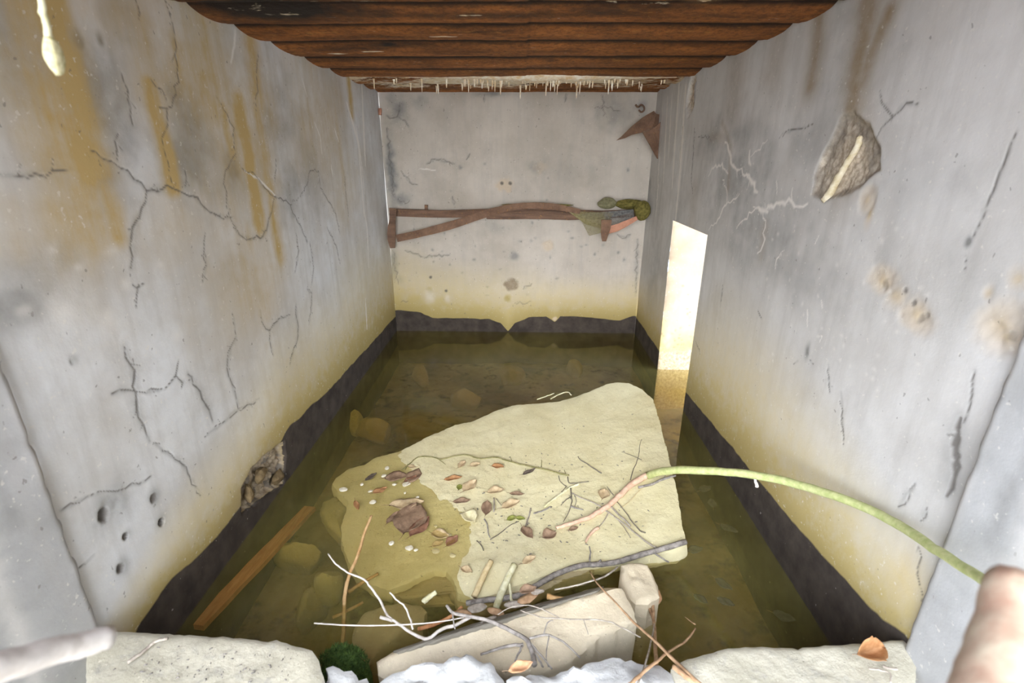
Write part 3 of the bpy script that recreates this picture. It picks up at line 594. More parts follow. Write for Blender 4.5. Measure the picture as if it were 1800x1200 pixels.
# ------------------------------------------------------------------ blocks
def resample(P, step, rng, jit):
    P = [np.array(p, float) for p in P]; out = []
    for a, b in zip(P, P[1:]+P[:1]):
        L = np.linalg.norm((b-a)[:2]); k = max(1, int(L/step))
        for i in range(k):
            q = a+(b-a)*i/k; nr = np.array([-(b-a)[1], (b-a)[0]])/(L+1e-9)
            q = q.copy(); q[:2] += nr*rng.uniform(-jit, jit)*(i > 0); out.append(q)
    return out
def block(outline, ztop, thick, seed, center=None, step=.012, jit=.003, rings=26, rough=.003, side_rough=.012, flare=.0, bevel=.006, round_=0.):
    """slab-like lump: dense top over an outline, broken sides, flat underside"""
    rng = random.Random(seed); O = np.array([p[:2] for p in resample(outline, step, rng, jit)])
    if ((O[:, 0]*np.roll(O[:, 1], -1)-np.roll(O[:, 0], -1)*O[:, 1]).sum()) < 0: O = O[::-1]
    c = np.array(center[:2]) if center is not None else O.mean(0); n = len(O); V = [(*c, float(ztop(*c)))]; F = []
    tl = [i/rings for i in range(1, rings+1)]; lv = 6
    for s in tl:
        P = c+(O-c)*s
        ed = 1-s
        z = ztop(P[:, 0], P[:, 1])+rough*fbm(P[:, 0], P[:, 1], .10, seed, 4)+rough*.6*fbm(P[:, 0], P[:, 1], .025, seed+3, 3)-bevel*math.exp(-ed*rings*.9)-round_*s**4
        V += [(P[i, 0], P[i, 1], z[i]) for i in range(n)]
    arc = np.cumsum(np.r_[0, np.linalg.norm(np.diff(O, axis=0), axis=1)])
    d = O-c; dn = d/np.linalg.norm(d, axis=1)[:, None]
    zt = ztop(O[:, 0], O[:, 1])-round_
    for k in range(1, lv+1):
        f = k/lv; off = side_rough*(f**.7)*fbm(arc, np.full(n, f*thick), .05, seed+5, 4)+flare*math.sin(f*math.pi*.6)-.012*(f**6)
        P = O+dn*off[:, None]; z = zt-bevel-(thick-bevel)*f
        V += [(P[i, 0], P[i, 1], z[i]) for i in range(n)]
    for i in range(n): F.append((0, 1+i, 1+(i+1) % n))
    R = rings+lv
    for r_ in range(R-1):
        a, b = 1+r_*n, 1+(r_+1)*n
        for i in range(n): F.append((a+i, b+i, b+(i+1) % n, a+(i+1) % n))
    V.append((*c, float(ztop(*c))-thick)); l = 1+(R-1)*n
    for i in range(n): F.append((l+(i+1) % n, l+i, len(V)-1))
    return py_mesh(V, F)
def rebase(o, p=None):
    """put the object's origin at its own base"""
    me = o.data; n = len(me.vertices); co = np.empty(n*3, np.float32); me.vertices.foreach_get('co', co); co = co.reshape(-1, 3)
    b = np.array([*((co.max(0)+co.min(0))/2)[:2], co[:, 2].min()]) if p is None else np.array(p)
    me.vertices.foreach_set('co', (co-b).reshape(-1)); me.update(); o.location = b; return o
def thing(name, me, m, label, cat, group=None, smooth=True):
    if smooth: me.polygons.foreach_set('use_smooth', [True]*len(me.polygons)); me.set_sharp_from_angle(angle=math.radians(32))
    o = rebase(link(name, me, m, None, smooth)); return tag(o, label, cat, group)

slab_px = [(1085, 671), (1065, 675), (1040, 685), (1010, 697), (985, 704), (940, 708), (900, 712), (870, 722), (835, 738), (800, 746), (760, 763), (730, 778), (700, 792), (660, 803), (640, 815), (612, 822), (590, 838), (584, 848), (596, 866), (612, 880), (607, 900), (600, 920), (600, 945), (606, 968), (612, 985), (628, 1005), (650, 1025), (680, 1035), (712, 1025), (740, 1010), (765, 1000), (785, 1002), (798, 1020), (805, 1040), (830, 1050), (860, 1046), (880, 1040), (930, 1022), (975, 1003), (1000, 994), (1050, 986), (1100, 978), (1165, 970), (1195, 964), (1208, 957), (1200, 925), (1190, 860), (1175, 800), (1160, 740), (1148, 700), (1128, 682), (1105, 672)]
slab = thing('concrete_slab', block([at_s(x, y) for x, y in slab_px], slab_z, .065, 4, at_s(900, 870), .010, .002, 44, .004, .012, .006, .004), M_slab,
      'large pale cream concrete slab lying tilted in the water, its left corner submerged', 'concrete slab')
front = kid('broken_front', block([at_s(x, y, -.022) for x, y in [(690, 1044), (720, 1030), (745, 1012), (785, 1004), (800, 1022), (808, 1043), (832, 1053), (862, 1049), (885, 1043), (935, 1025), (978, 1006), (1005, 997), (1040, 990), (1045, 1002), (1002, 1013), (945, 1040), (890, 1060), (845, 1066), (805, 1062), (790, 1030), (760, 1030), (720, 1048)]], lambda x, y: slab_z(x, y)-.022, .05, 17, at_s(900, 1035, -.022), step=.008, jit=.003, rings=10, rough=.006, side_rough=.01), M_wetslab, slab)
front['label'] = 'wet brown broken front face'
# thickness of the broken left corner lying lower
thing('broken_slab_piece', block([at_z(x, y, -.05) for x, y in [(566, 872), (590, 862), (612, 884), (606, 905), (600, 935), (575, 915), (560, 890)]], lambda x, y: -.055+0*x, .06, 9, rings=10, round_=.02), M_sunk,
      'broken brown slab piece at the left tip of the big slab, under water', 'stone')
ZL = .25
lz = lambda b, s=1: (lambda x, y: b+.006*fbm(x, y, .25, 5*s, 3))
thing('concrete_ledge', block([at_z(x, y, ZL) for x, y in [(150, 1104), (250, 1107), (350, 1112), (430, 1118), (470, 1123), (485, 1119), (520, 1132), (548, 1140), (560, 1158), (568, 1185), (575, 1230), (560, 1400), (150, 1400)]], lz(ZL, 1), .55, 12, step=.012, jit=.0012, rings=22, rough=.004, side_rough=.006), M_ledge,
      'pale concrete ledge on the left of the entrance sill with a broken right end', 'concrete ledge')
thing('concrete_ledge', block([at_z(x, y, ZL) for x, y in [(1180, 1172), (1200, 1160), (1235, 1150), (1280, 1138), (1330, 1134), (1395, 1134), (1404, 1137), (1412, 1133), (1470, 1130), (1540, 1125), (1612, 1118), (1612, 1400), (1210, 1400), (1195, 1220)]], lz(ZL, 2), .55, 14, step=.012, jit=.0012, rings=22, rough=.004, side_rough=.006), M_ledge,
      'pale concrete ledge at the right of the sill, a folded brown leaf on it', 'concrete ledge')
thing('broken_concrete', block([at_z(x, y, .235) for x, y in [(665, 1195), (690, 1182), (735, 1170), (790, 1158), (830, 1154), (862, 1160), (872, 1178), (885, 1195), (900, 1225), (905, 1400), (640, 1400), (650, 1215)]], lambda x, y: .235+.020*fbm(x, y, .10, 4)+.005*fbm(x, y, .025, 14), .5, 21, rough=.012, rings=18, jit=.005), M_white,
      'jagged white lump of broken concrete at the bottom centre of the sill', 'broken concrete')
thing('broken_concrete', block([at_z(x, y, .235) for x, y in [(890, 1198), (930, 1190), (985, 1180), (1030, 1165), (1065, 1154), (1090, 1152), (1130, 1162), (1160, 1166), (1185, 1188), (1205, 1230), (1200, 1400), (905, 1400)]], lambda x, y: .235+.020*fbm(x, y, .10, 8)+.005*fbm(x, y, .025, 18), .5, 23, rough=.012, rings=18, jit=.005), M_white,
      'white lump of broken concrete crossed by bent twigs, right of the middle of the sill', 'broken concrete')
thing('broken_concrete', block([at_z(x, y, .235) for x, y in [(572, 1170), (595, 1168), (625, 1178), (648, 1192), (655, 1215), (640, 1400), (575, 1400)]], lambda x, y: .23+.012*fbm(x, y, .06, 8), .5, 25, rough=.012, rings=12, jit=.006), M_white,
      'small crumbling white concrete piece just below the green moss', 'broken concrete')
def beam_z(x, y):
    a = at_z(700, 1146, .15)[:2]; b = at_z(1070, 1034, .15)[:2]; d = (b-a)/np.linalg.norm(b-a); nr = np.array([-d[1], d[0]])
    s = (x-a[0])*nr[0]+(y-a[1])*nr[1]                                # distance beyond the ridge
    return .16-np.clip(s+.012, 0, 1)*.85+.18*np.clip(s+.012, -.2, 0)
thing('concrete_beam', block([at_z(x, y, .14) for x, y in [(662, 1165), (680, 1140), (720, 1118), (790, 1092), (850, 1072), (930, 1048), (1000, 1026), (1045, 1014), (1075, 1020), (1098, 1045), (1112, 1068), (1120, 1090), (1085, 1105), (1055, 1115), (1030, 1135), (1005, 1155), (985, 1166), (930, 1180), (850, 1180), (760, 1190), (690, 1205), (665, 1190)]], beam_z, .36, 31, at_z(890, 1115, .14), rings=24, rough=.006, jit=.003, bevel=.012), M_beam,
      'thick cream concrete beam fragment lying between the big slab and the sill', 'concrete beam')
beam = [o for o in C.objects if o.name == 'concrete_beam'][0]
kid('back_shade_strip', block([at_z(x, y, .155) for x, y in [(690, 1140), (735, 1121), (790, 1098), (850, 1078), (930, 1053), (1000, 1031), (1040, 1020), (1062, 1022), (1048, 1040), (965, 1068), (896, 1094), (800, 1122), (735, 1142), (700, 1152)]], lambda x, y: beam_z(x, y)+.010, .03, 41, at_z(880, 1082, .155), step=.008, jit=.002, rings=8, rough=.004, side_rough=.003, bevel=.004), M_shadeback, beam)['label'] = 'wet grey-brown back edge, darkened as painted shade'  # dark strip paints shade and wetness onto the beam's back face
def rock(c, r, seed, flat=1.0, cuts=7, sub=4, rot=0.):
    bm = bmesh.new(); bmesh.ops.create_icosphere(bm, subdivisions=sub, radius=1); rng = random.Random(seed)
    pl = [(Vector((rng.gauss(0, 1), rng.gauss(0, 1), rng.gauss(0, 1))).normalized(), rng.uniform(.55, .85)) for _ in range(cuts)]
    for v in bm.verts:
        p = v.co.copy()
        for nr, d in pl:
            k = p.dot(nr)-d
            if k > 0: p -= nr*k*.92
        p += p.normalized()*(.07*mnoise.noise(p*2.2+Vector((seed, 0, 0)))+.03*mnoise.noise(p*7))
        x, y, z = p.x*r[0], p.y*r[1], p.z*r[2]
        v.co = (c[0]+x*math.cos(rot)-y*math.sin(rot), c[1]+x*math.sin(rot)+y*math.cos(rot), c[2]+z)
    return bm_mesh(bm)
thing('concrete_chunk', block([at_z(x, y, .10) for x, y in [(1092, 990), (1120, 985), (1140, 990), (1150, 1008), (1158, 1030), (1160, 1045), (1140, 1058), (1118, 1056), (1100, 1035), (1090, 1012)]], lambda x, y: .10+.3*(y-1.2)*0+.012*fbm(x, y, .08, 3), .30, 33, rings=12, rough=.006, bevel=.012), M_beam,
      'cream concrete chunk propping the right front corner of the big slab', 'concrete chunk')
ch = [o for o in C.objects if o.name == 'concrete_chunk'][0]
kid('rim', block([at_z(x, y, .075) for x, y in [(1112, 1048), (1130, 1052), (1150, 1042), (1160, 1032), (1164, 1046), (1152, 1060), (1130, 1066), (1113, 1060)]], lambda x, y: .075+0*x, .03, 19, step=.006, jit=.001, rings=6, rough=.002, bevel=.008), M_rim, ch)['label'] = 'orange rusty bottom rim'
thing('flat_stone', block([at_z(x, y, -.012) for x, y in [(622, 1098), (640, 1072), (670, 1060), (705, 1052), (738, 1058), (750, 1070), (742, 1090), (700, 1110), (668, 1140), (650, 1165), (630, 1150), (618, 1125)]], lambda x, y: -.012+.012*fbm(x, y, .1, 6), .25, 35, rings=14, rough=.004, bevel=.01), M_tan,
      'tan flat stone beside the left end of the beam, under the bleached twig', 'stone')
# rubble where the left wall's foot has broken out
rb = random.Random(2)
for i, (px, py, r_, lab) in enumerate([(488, 838, .030, 'ochre rubble stone at the waterline of the hole in the left wall'), (458, 832, .032, 'brown rubble stone in the middle of the hole at the foot of the left wall'),
        (437, 866, .03, 'dark rubble stone at the near end of the hole in the left wall')]):
    p = at(px, py, 0, XL-.01); thing('rubble_stone', rock((p[0], p[1], max(p[2], -.005)), (.022, r_*1.5, r_), 50+i, cuts=18, rot=.3*i), M_rubble, lab, 'stone')
# stones under water
for i, (x, y, rx, ry, z, lab) in enumerate([(520, 962, .10, .055, -.12, 'ochre flat stone under water left of the big slab, beside the sunken plank'), (575, 1008, .055, .06, -.08, 'ochre sunken stone below the tip of the bleached twig'), (548, 1050, .09, .05, -.14, 'dim sunken stone left of the standing reed'),
        (740, 980 - 330, .10, .08, -.17, 'dim sunken stone in the far left part of the pool'), (655, 745, .14, .09, -.17, 'ochre sunken stone off the left edge of the big slab'), (900, 650, .12, .08, -.18, 'sunken stone in the middle of the far pool'), (625, 730, .06, .04, -.12, 'small ochre sunken stone near the left wall band'),
        (1010, 640, .1, .07, -.18, 'sunken stone in the far pool near the right'), (470, 900, .08, .05, -.14, 'sunken stone below the broken foot of the left wall'), (820, 690, .12, .07, -.17, 'sunken stone behind the far edge of the big slab')]):
    p = at_z(x, y, z); thing('sunken_stone', rock(p-np.array([0, 0, .05]), (rx*.88, ry*.88, .085), 70+i, cuts=5, rot=i*.7), M_sunk, lab, 'stone')
# props under the slab (seen only in the gaps)
for i, (x, y) in enumerate([(.35, 1.75), (.30, 2.2), (-.1, 1.7), (-.35, 1.45)]):
    h = slab_z(x, y)-.066; zc_ = (-.27+h)/2; thing('prop_stone', rock((x, y, zc_), (.12, .12, (h+.27)/2+.012), 90+i, cuts=4), M_tan, ['dark stone under the near right part of the slab', 'dark stone under the far part of the slab', 'dark stone under the middle of the slab', 'dark stone under the submerged left part of the slab'][i], 'stone')
# sunken plank
a, b = at_z(345, 1102, -.05), at_z(545, 893, -.12)
def bar(a, b, w, h, up=Vector((0, 0, 1)), n=14, wob=.004, seed=1, taper=(1, 1)):
    a, b = Vector(a), Vector(b); d = (b-a).normalized(); s = d.cross(up).normalized(); u = s.cross(d); V = []; F = []; rng = random.Random(seed)
    for i in range(n+1):
        f = i/n; c = a.lerp(b, f); k = taper[0]+(taper[1]-taper[0])*f; jw = w*k+rng.uniform(-wob, wob)
        for (x, y) in ((-1, -1), (1, -1), (1, 1), (-1, 1)): V.append(c+s*x*jw/2+u*y*h/2)
    for i in range(n):
        for k in range(4): F.append((i*4+k, i*4+(k+1) % 4, i*4+4+(k+1) % 4, i*4+4+k))
    F += [(3, 2, 1, 0), tuple(range(n*4, n*4+4))]; return py_mesh(V, F)
M_plank = simple('orange_plank', (.40, .17, .07), (.56, .27, .12), 12, .8, .3, (6, 1, 1))
thing('sunken_plank', bar(a, b, .05, .018, seed=4), M_plank, 'orange-brown plank slanting down into the water along the left wall', 'plank', smooth=False)

# ------------------------------------------------------------------ twigs and sticks
rt = random.Random(21)
def smooth_path(P, k=4):
    P = [np.array(p, float) for p in P]; out = []
    for i in range(len(P)-1):
        p0, p1, p2, p3 = P[max(i-1, 0)], P[i], P[i+1], P[min(i+2, len(P)-1)]
        for j in range(k):
            t = j/k; out.append(.5*(2*p1+(p2-p0)*t+(2*p0-5*p1+4*p2-p3)*t*t+(3*p1-p0-3*p2+p3)*t**3))
    out.append(P[-1]); return out
def stick_mesh(paths, jit=.10, sides=7, wob=.0008, sub=4):
    V, F = [], []
    for P, r0, r1 in paths:
        Q = smooth_path(P, sub); n = len(Q); Q = [q+np.array([rt.uniform(-wob, wob) for _ in range(3)])*(0 < i < n-1) for i, q in enumerate(Q)]
        v, f = tube(Q, [r0+(r1-r0)*i/(n-1) for i in range(n)], sides, jit, rt); o = len(V); V += v; F += [tuple(x+o for x in q) for q in f]
    return py_mesh(V, F)
def S(P, h=.004): return [at_s(x, y, h) for x, y in P]
def Z(P): return [at_z(x, y, z) for x, y, z in P]
def twig(name, mt, label, cat, main, branches=(), **kw):
    """main path is the thing; each side shoot is a part of it"""
    o = rebase(link(name, stick_mesh([main], **kw), mt)); tag(o, label, cat)
    for b in branches:
        kid('side_shoot', stick_mesh([b], **kw), mt, o)
    return o
T = twig
T('branch', M_moss_t, 'long greenish branch lying across the middle of the pale slab', 'branch', (S([(706, 826), (720, 815), (735, 803), (760, 803), (775, 807), (800, 801), (820, 799), (845, 806), (870, 803), (890, 809), (920, 817), (955, 824), (985, 832), (1000, 835)], .006), .0022, .0032),
  [(S([(712, 826), (717, 815)], .005), .002, .001), (S([(952, 820), (952, 808)], .006), .002, .0012), (S([(900, 812), (897, 802)], .006), .0015, .001), (S([(770, 806), (783, 816)], .005), .0015, .001), (S([(995, 836), (992, 826)], .006), .0015, .001)])
T('twig', M_dark_t, 'dark short twig by itself on the upper right of the slab', 'twig', (S([(1016, 802), (1020, 808), (1032, 815), (1045, 824), (1057, 831)]), .0014, .0028))
T('twig', M_dark_t, 'thin upright forked twig near the right edge of the slab', 'twig', (S([(1128, 772), (1125, 780), (1123, 797), (1118, 815), (1112, 828), (1108, 843)]), .0008, .0020), [(S([(1093, 794), (1107, 799), (1128, 808)]), .0008, .0014)])
T('twig', M_dark_t, 'small forked dark twig below the right end of the greenish branch', 'twig', (S([(998, 838), (1000, 848), (1008, 849), (1035, 846)]), .0022, .0018), [(S([(982, 836), (985, 846), (997, 856)]), .0015, .0015), (S([(995, 856), (987, 864)]), .0012, .001)])
T('twig', M_dark_t, 'spiky dark twig standing among black splinters left of the pink stem', 'twig', (S([(1003, 858), (1004, 870), (1005, 882), (998, 903), (990, 917)]), .0030, .0010), [(S([(1004, 872), (993, 880), (986, 888)]), .0018, .001), (S([(1010, 870), (1013, 880), (1010, 890)]), .0012, .001)])
T('stick', M_bark, 'longest grey stick of the bundle running down to the right corner of the slab', 'stick', (S([(1005, 866), (1020, 874), (1045, 884), (1065, 897), (1090, 915), (1110, 931), (1140, 955), (1156, 963)], .006), .0018, .0032), [(S([(1085, 912), (1098, 928), (1108, 945)], .005), .0015, .0012), (S([(1070, 900), (1062, 915), (1052, 927)], .005), .0018, .0012)])
T('stick', M_dark_t, 'dark stick under the pink stem, right of the longest grey stick', 'stick', (S([(1085, 882), (1100, 900), (1110, 915), (1125, 932), (1135, 936)], .006), .0016, .0022))
T('stick', M_bark, 'short thick grey stick in the bundle below the pink stem', 'stick', (S([(1074, 890), (1085, 902), (1098, 914), (1108, 924)], .008), .0030, .0034))
T('twig', M_dark_t, 'tiny twig crossing the pink stem from above', 'twig', (S([(1067, 855), (1072, 862), (1078, 870)], .004), .0012, .0020))
T('stick', M_grey, 'grey split stick on the right edge of the slab under the green bramble', 'stick', (S([(1122, 856), (1145, 851), (1160, 844), (1175, 839), (1188, 835)], .007), .0050, .0040), [(S([(1165, 842), (1170, 835)], .008), .002, .001)])
T('twig', M_tan_t, 'thin straw slanting up toward the grey split stick', 'twig', (S([(1094, 891), (1110, 878), (1120, 866), (1130, 857)], .005), .0012, .0012))
T('stick', M_cream_root, 'pale beige stalk lying across the slab left of the dark twigs', 'stick', (S([(957, 890), (975, 876), (1000, 858), (1018, 850)], .004), .0045, .0042))
T('twig', M_bark, 'upright brown twig stub above the folded leaf in the middle of the slab', 'twig', (S([(933, 893), (929, 908), (922, 930)], .006), .0028, .0026))
T('twig', M_bark, 'short grey upright twig stub right of the standing brown leaf', 'twig', (S([(868, 875), (869, 888), (868, 899)], .006), .0026, .0028), [(S([(872, 876), (878, 884), (881, 888)], .005), .0014, .001)])
T('twig', M_grey, 'crooked pale twig running down left of the middle of the slab', 'twig', (S([(851, 912), (856, 920), (858, 935), (861, 944)], .005), .0026, .002))
T('twig', M_dark_t, 'thin dark twig slanting up right from the middle of the slab', 'twig', (S([(862, 948), (880, 936), (895, 924), (912, 916)], .004), .0018, .0012))
T('stick', M_grey, 'long flattened grey stalk lying in the litter of the slab', 'stick', (S([(938, 902), (955, 897), (968, 890)], .004), .0030, .0022))
T('twig', M_dark_t, 'short dark twig on the lower left of the dry part of the slab', 'twig', (S([(838, 950), (845, 957), (850, 967)], .004), .0016, .0018))
T('stick', M_grey, 'black-grey splinter right of the spiky dark twig', 'stick', (S([(1003, 890), (1012, 892), (1025, 896)], .004), .0040, .0018))
T('root', M_cream_root, 'pale curled rootlet on the far edge of the slab', 'root', (S([(968, 701), (978, 695), (990, 690), (999, 689), (1004, 694)], .010), .0032, .0030))
T('root', M_cream_root, 'short straight pale rootlet left of the curled one at the far edge of the slab', 'root', (S([(944, 702), (958, 697), (974, 691)], .008), .0030, .0026))
T('stick', M_tan_t, 'shorter left one of two thick peeled sticks leaning off the slab front', 'stick', (S([(834, 1048), (845, 1022), (855, 1000), (863, 986)], .018), .0105, .0090))
T('stick', M_cream_root, 'longer right one of two thick peeled sticks leaning off the slab front', 'stick', (S([(872, 1068), (882, 1040), (893, 1015), (904, 993)], .022), .0105, .0112), [(S([(896, 1025), (898, 1045), (900, 1066)], .018), .0045, .004)])
T('branch', M_grey, 'thick grey branch lying along the front edge of the slab', 'branch', (S([(820, 1060), (860, 1054), (905, 1048), (935, 1034), (975, 1010), (1020, 994), (1050, 992), (1080, 988), (1110, 980), (1150, 968), (1206, 952)], .012), .0085, .0088),
  [(S([(1036, 993), (1038, 970), (1036, 960)], .012), .003, .0018), (S([(1148, 970), (1165, 982), (1176, 988)], .010), .0028, .0026), (S([(1052, 990), (1056, 984)], .018), .005, .003)])
T('branch', M_white_t, 'bleached crooked twig reaching up to the left over the dark water', 'branch', (Z([(577, 973, .20), (590, 990, .20), (612, 1006, .19), (640, 1018, .18), (650, 1030, .17), (665, 1050, .16), (678, 1075, .15), (683, 1084, .15), (700, 1096, .15), (730, 1116, .155), (752, 1122, .16), (775, 1106, .165), (800, 1098, .165), (828, 1083, .165)]), .0021, .0047),
  [(Z([(685, 1041, .20), (700, 1056, .19), (712, 1066, .18), (722, 1090, .17), (726, 1106, .16)]), .0019, .0026), (Z([(668, 1084, .155), (690, 1090, .15)]), .004, .0045)])
T('twig', M_white_t, 'straight pale horizontal twig crossing in front of the tan flat stone', 'twig', (Z([(552, 1095, .19), (600, 1098, .185), (640, 1099, .18), (700, 1098, .18), (760, 1094, .18), (815, 1085, .175)]), .0018, .0018), wob=.0003)
T('reed', M_reed, 'tan dry reed standing up from the water by the left end of the slab', 'reed', (Z([(653, 906, .10), (641, 935, .09), (630, 972, .07), (615, 1008, .05), (607, 1040, .02), (605, 1080, -.02), (603, 1132, -.07)]), .0046, .0062))
T('branch', M_grey, 'thin grey twig with spreading roots lying on top of the beam', 'branch', (Z([(785, 1064, .19), (800, 1078, .19), (850, 1088, .19), (890, 1104, .19), (925, 1124, .19), (935, 1145, .19), (940, 1168, .20)]), .0036, .0066),
  [(Z([(930, 1122, .19), (960, 1116, .19), (990, 1128, .18), (1020, 1156, .17)]), .0032, .0018), (Z([(932, 1130, .19), (950, 1150, .19), (970, 1175, .19)]), .003, .0018), (Z([(928, 1128, .19), (945, 1155, .19), (955, 1172, .19)]), .003, .002), (Z([(920, 1132, .19), (890, 1136, .185), (870, 1142, .18), (845, 1150, .18)]), .004, .0028), (Z([(918, 1135, .19), (908, 1155, .19), (905, 1165, .19)]), .0026, .0018),
   (Z([(794, 1073, .19), (800, 1105, .18)]), .002, .0018), (Z([(955, 1117, .19), (962, 1095, .2), (972, 1090, .2)]), .0016, .0012), (Z([(965, 1117, .19), (960, 1150, .19), (964, 1172, .19)]), .0016, .001)])
T('twig', M_bark, 'thin curved twig arching from the branch over the black gap to the beam', 'twig', (Z([(975, 1036, .17), (1010, 1029, .17), (1050, 1018, .17), (1072, 1007, .16), (1086, 996, .15)]), .0020, .0028))
T('twig', M_brown_t, 'long brown twig running from the slab front across the beam to the bottom edge', 'twig', (Z([(1037, 1004, .16), (1050, 1025, .18), (1085, 1062, .20), (1115, 1095, .21), (1150, 1125, .235), (1185, 1160, .26), (1232, 1204, .28)]), .0016, .0042), wob=.0005)
T('stem', M_brown_t, 'reddish upright stem standing in the water in front of the concrete chunk', 'stem', (Z([(1136, 1060, .06), (1148, 1085, .08), (1151, 1110, .11), (1152, 1140, .16), (1154, 1172, .22)]), .0042, .0050), [(Z([(1148, 1062, .07), (1149, 1085, .08)]), .0045, .0042)])
T('twig', M_brown_t, 'brown crooked twig crossing the long brown twig over the right of the sill', 'twig', (Z([(1222, 1104, .20), (1206, 1126, .21), (1180, 1142, .23), (1155, 1162, .26), (1130, 1182, .27), (1105, 1204, .28)]), .0020, .0038), [(Z([(1222, 1097, .19), (1204, 1084, .17)]), .0016, .001)])
T('twig', M_bark, 'slender grey twig leaning beside the reddish stem', 'twig', (Z([(1150, 1096, .14), (1144, 1130, .19), (1136, 1160, .24), (1120, 1204, .27)]), .0018, .0022))
T('twig', M_bark, 'thin grey twig lying lengthwise over the bright top of the beam', 'twig', (Z([(915, 1072, .20), (950, 1084, .20), (1000, 1088, .20), (1060, 1090, .20), (1090, 1101, .20), (1126, 1120, .19)]), .0014, .0018), [(Z([(1026, 1089, .2), (1034, 1115, .19)]), .001, .0008), (Z([(985, 1087, .2), (940, 1065, .2), (900, 1066, .2), (875, 1080, .2)]), .0014, .0012)])
T('stick', M_reed, 'short fat brown stick lying behind the beam', 'stick', (Z([(962, 1048, .13), (980, 1053, .13), (1001, 1056, .13)]), .0080, .0085))
T('stick', M_cream_root, 'short mossy yellow stick end poking out under the front left of the slab', 'stick', (Z([(744, 1058, .06), (756, 1048, .07), (767, 1040, .08)]), .0085, .0065))
T('stick', M_plank, 'red-brown root sloping behind the bleached twig', 'stick', (Z([(735, 1105, .02), (770, 1095, .04), (800, 1078, .07), (812, 1066, .09)]), .006, .004))
T('stick', M_brown_t, 'brown bark splinter on the right part of the sill by the broken end', 'stick', (Z([(1184, 1172, .265), (1200, 1184, .27), (1225, 1202, .27)]), .005, .006))
T('twig', M_bark, 'dark grey twig lying on the left ledge', 'twig', (Z([(224, 1164, .258), (245, 1150, .258), (262, 1136, .258), (275, 1127, .258), (295, 1122, .262)]), .0038, .0030))
T('twig', M_bark, 'small dark twig at the right end of the right ledge', 'twig', (Z([(1552, 1171, .26), (1565, 1175, .262), (1578, 1176, .262)]), .0028, .0026))
T('twig', M_bark, 'bent thin twig lying below the small dark twig on the right ledge', 'twig', (Z([(1527, 1174, .258), (1550, 1178, .258), (1564, 1184, .258), (1565, 1200, .258)]), .0020, .0018))
T('twig', M_reed, 'ochre sunken twig sloping up left of the flat stone', 'twig', (Z([(585, 1085, -.06), (610, 1074, -.05), (638, 1058, -.04)]), .005, .004))
for i, (x, y, l, w_, a, z, mm, lab) in enumerate([(838, 1068, 34, 16, .3, .10, M_bark, 'bark chip wedged at the left below the shorter peeled stick'), (872, 1075, 30, 14, -.4, .12, M_brown_t, 'brown bark chip below the longer peeled stick'), (905, 1062, 34, 12, .1, .12, M_bark, 'grey bark chip right of the longer peeled stick'),
        (930, 1050, 40, 18, .5, .13, M_brown_t, 'curled brown bark piece behind the beam'), (945, 1040, 22, 10, .2, .14, M_bark, 'small bark flake under the thick grey branch'), (815, 1078, 26, 14, -.2, .10, M_brown_t, 'bark chip at the tip of the grey rooted twig'), (858, 1090, 34, 9, .4, .145, M_bark, 'bark strip lying on the far edge of the beam')]):
    p = at_z(x, y, z); k_ = np.linalg.norm(p-EYE)/FPX/2
    thing('bark_chip', rock(p, (l*k_, w_*k_, .008), 700+i, cuts=6, sub=3, rot=a), mm, lab, 'bark')
T('stick', M_reed, 'sunken brown stick crossing behind the standing reed', 'stick', (Z([(612, 1040, -.03), (640, 1022, -.025), (665, 1008, -.02)]), .006, .005))
# green bramble arching in from the right, its pink end on the slab
pts = [(1768, 1046), (1700, 1001), (1640, 962), (1590, 928), (1530, 896), (1460, 869), (1400, 851), (1330, 835), (1260, 828), (1200, 826), (1165, 828), (1140, 835)]
dA, end = 1.12, at_s(1140, 835, .012); dB = np.linalg.norm(end-EYE)
path = [at_d(x, y, dA+(dB-dA)*(i/(len(pts)-1))**.9) for i, (x, y) in enumerate(pts)]
br = rebase(link('bramble_stem', stick_mesh([(path, .0086, .0150)], jit=.05, sides=10, wob=.001), M_green)); tag(br, 'green arching bramble stem reaching from the right wall onto the slab', 'stem')
kid('dry_end', stick_mesh([(S([(1140, 835), (1115, 848), (1092, 868), (1070, 888), (1048, 902), (1030, 911), (1000, 921), (978, 928)], .010), .0120, .0060)], jit=.10, sides=9, wob=.0015), M_pinkroot, br)['label'] = 'pink peeling end of the stem'
kid('bud', stick_mesh([([path[7]+np.array([-.004, 0, -.012]), path[7]+np.array([.004, 0, -.03]), path[7]+np.array([.008, 0, -.042])], .004, .006)]), M_white_t, br)['label'] = 'white hanging bud'
T('root', M_pinkroot, 'pink curled root end just below the lower end of the bramble stem', 'root', (S([(1052, 927), (1042, 934), (1034, 944), (1030, 952)], .008), .0060, .0036))
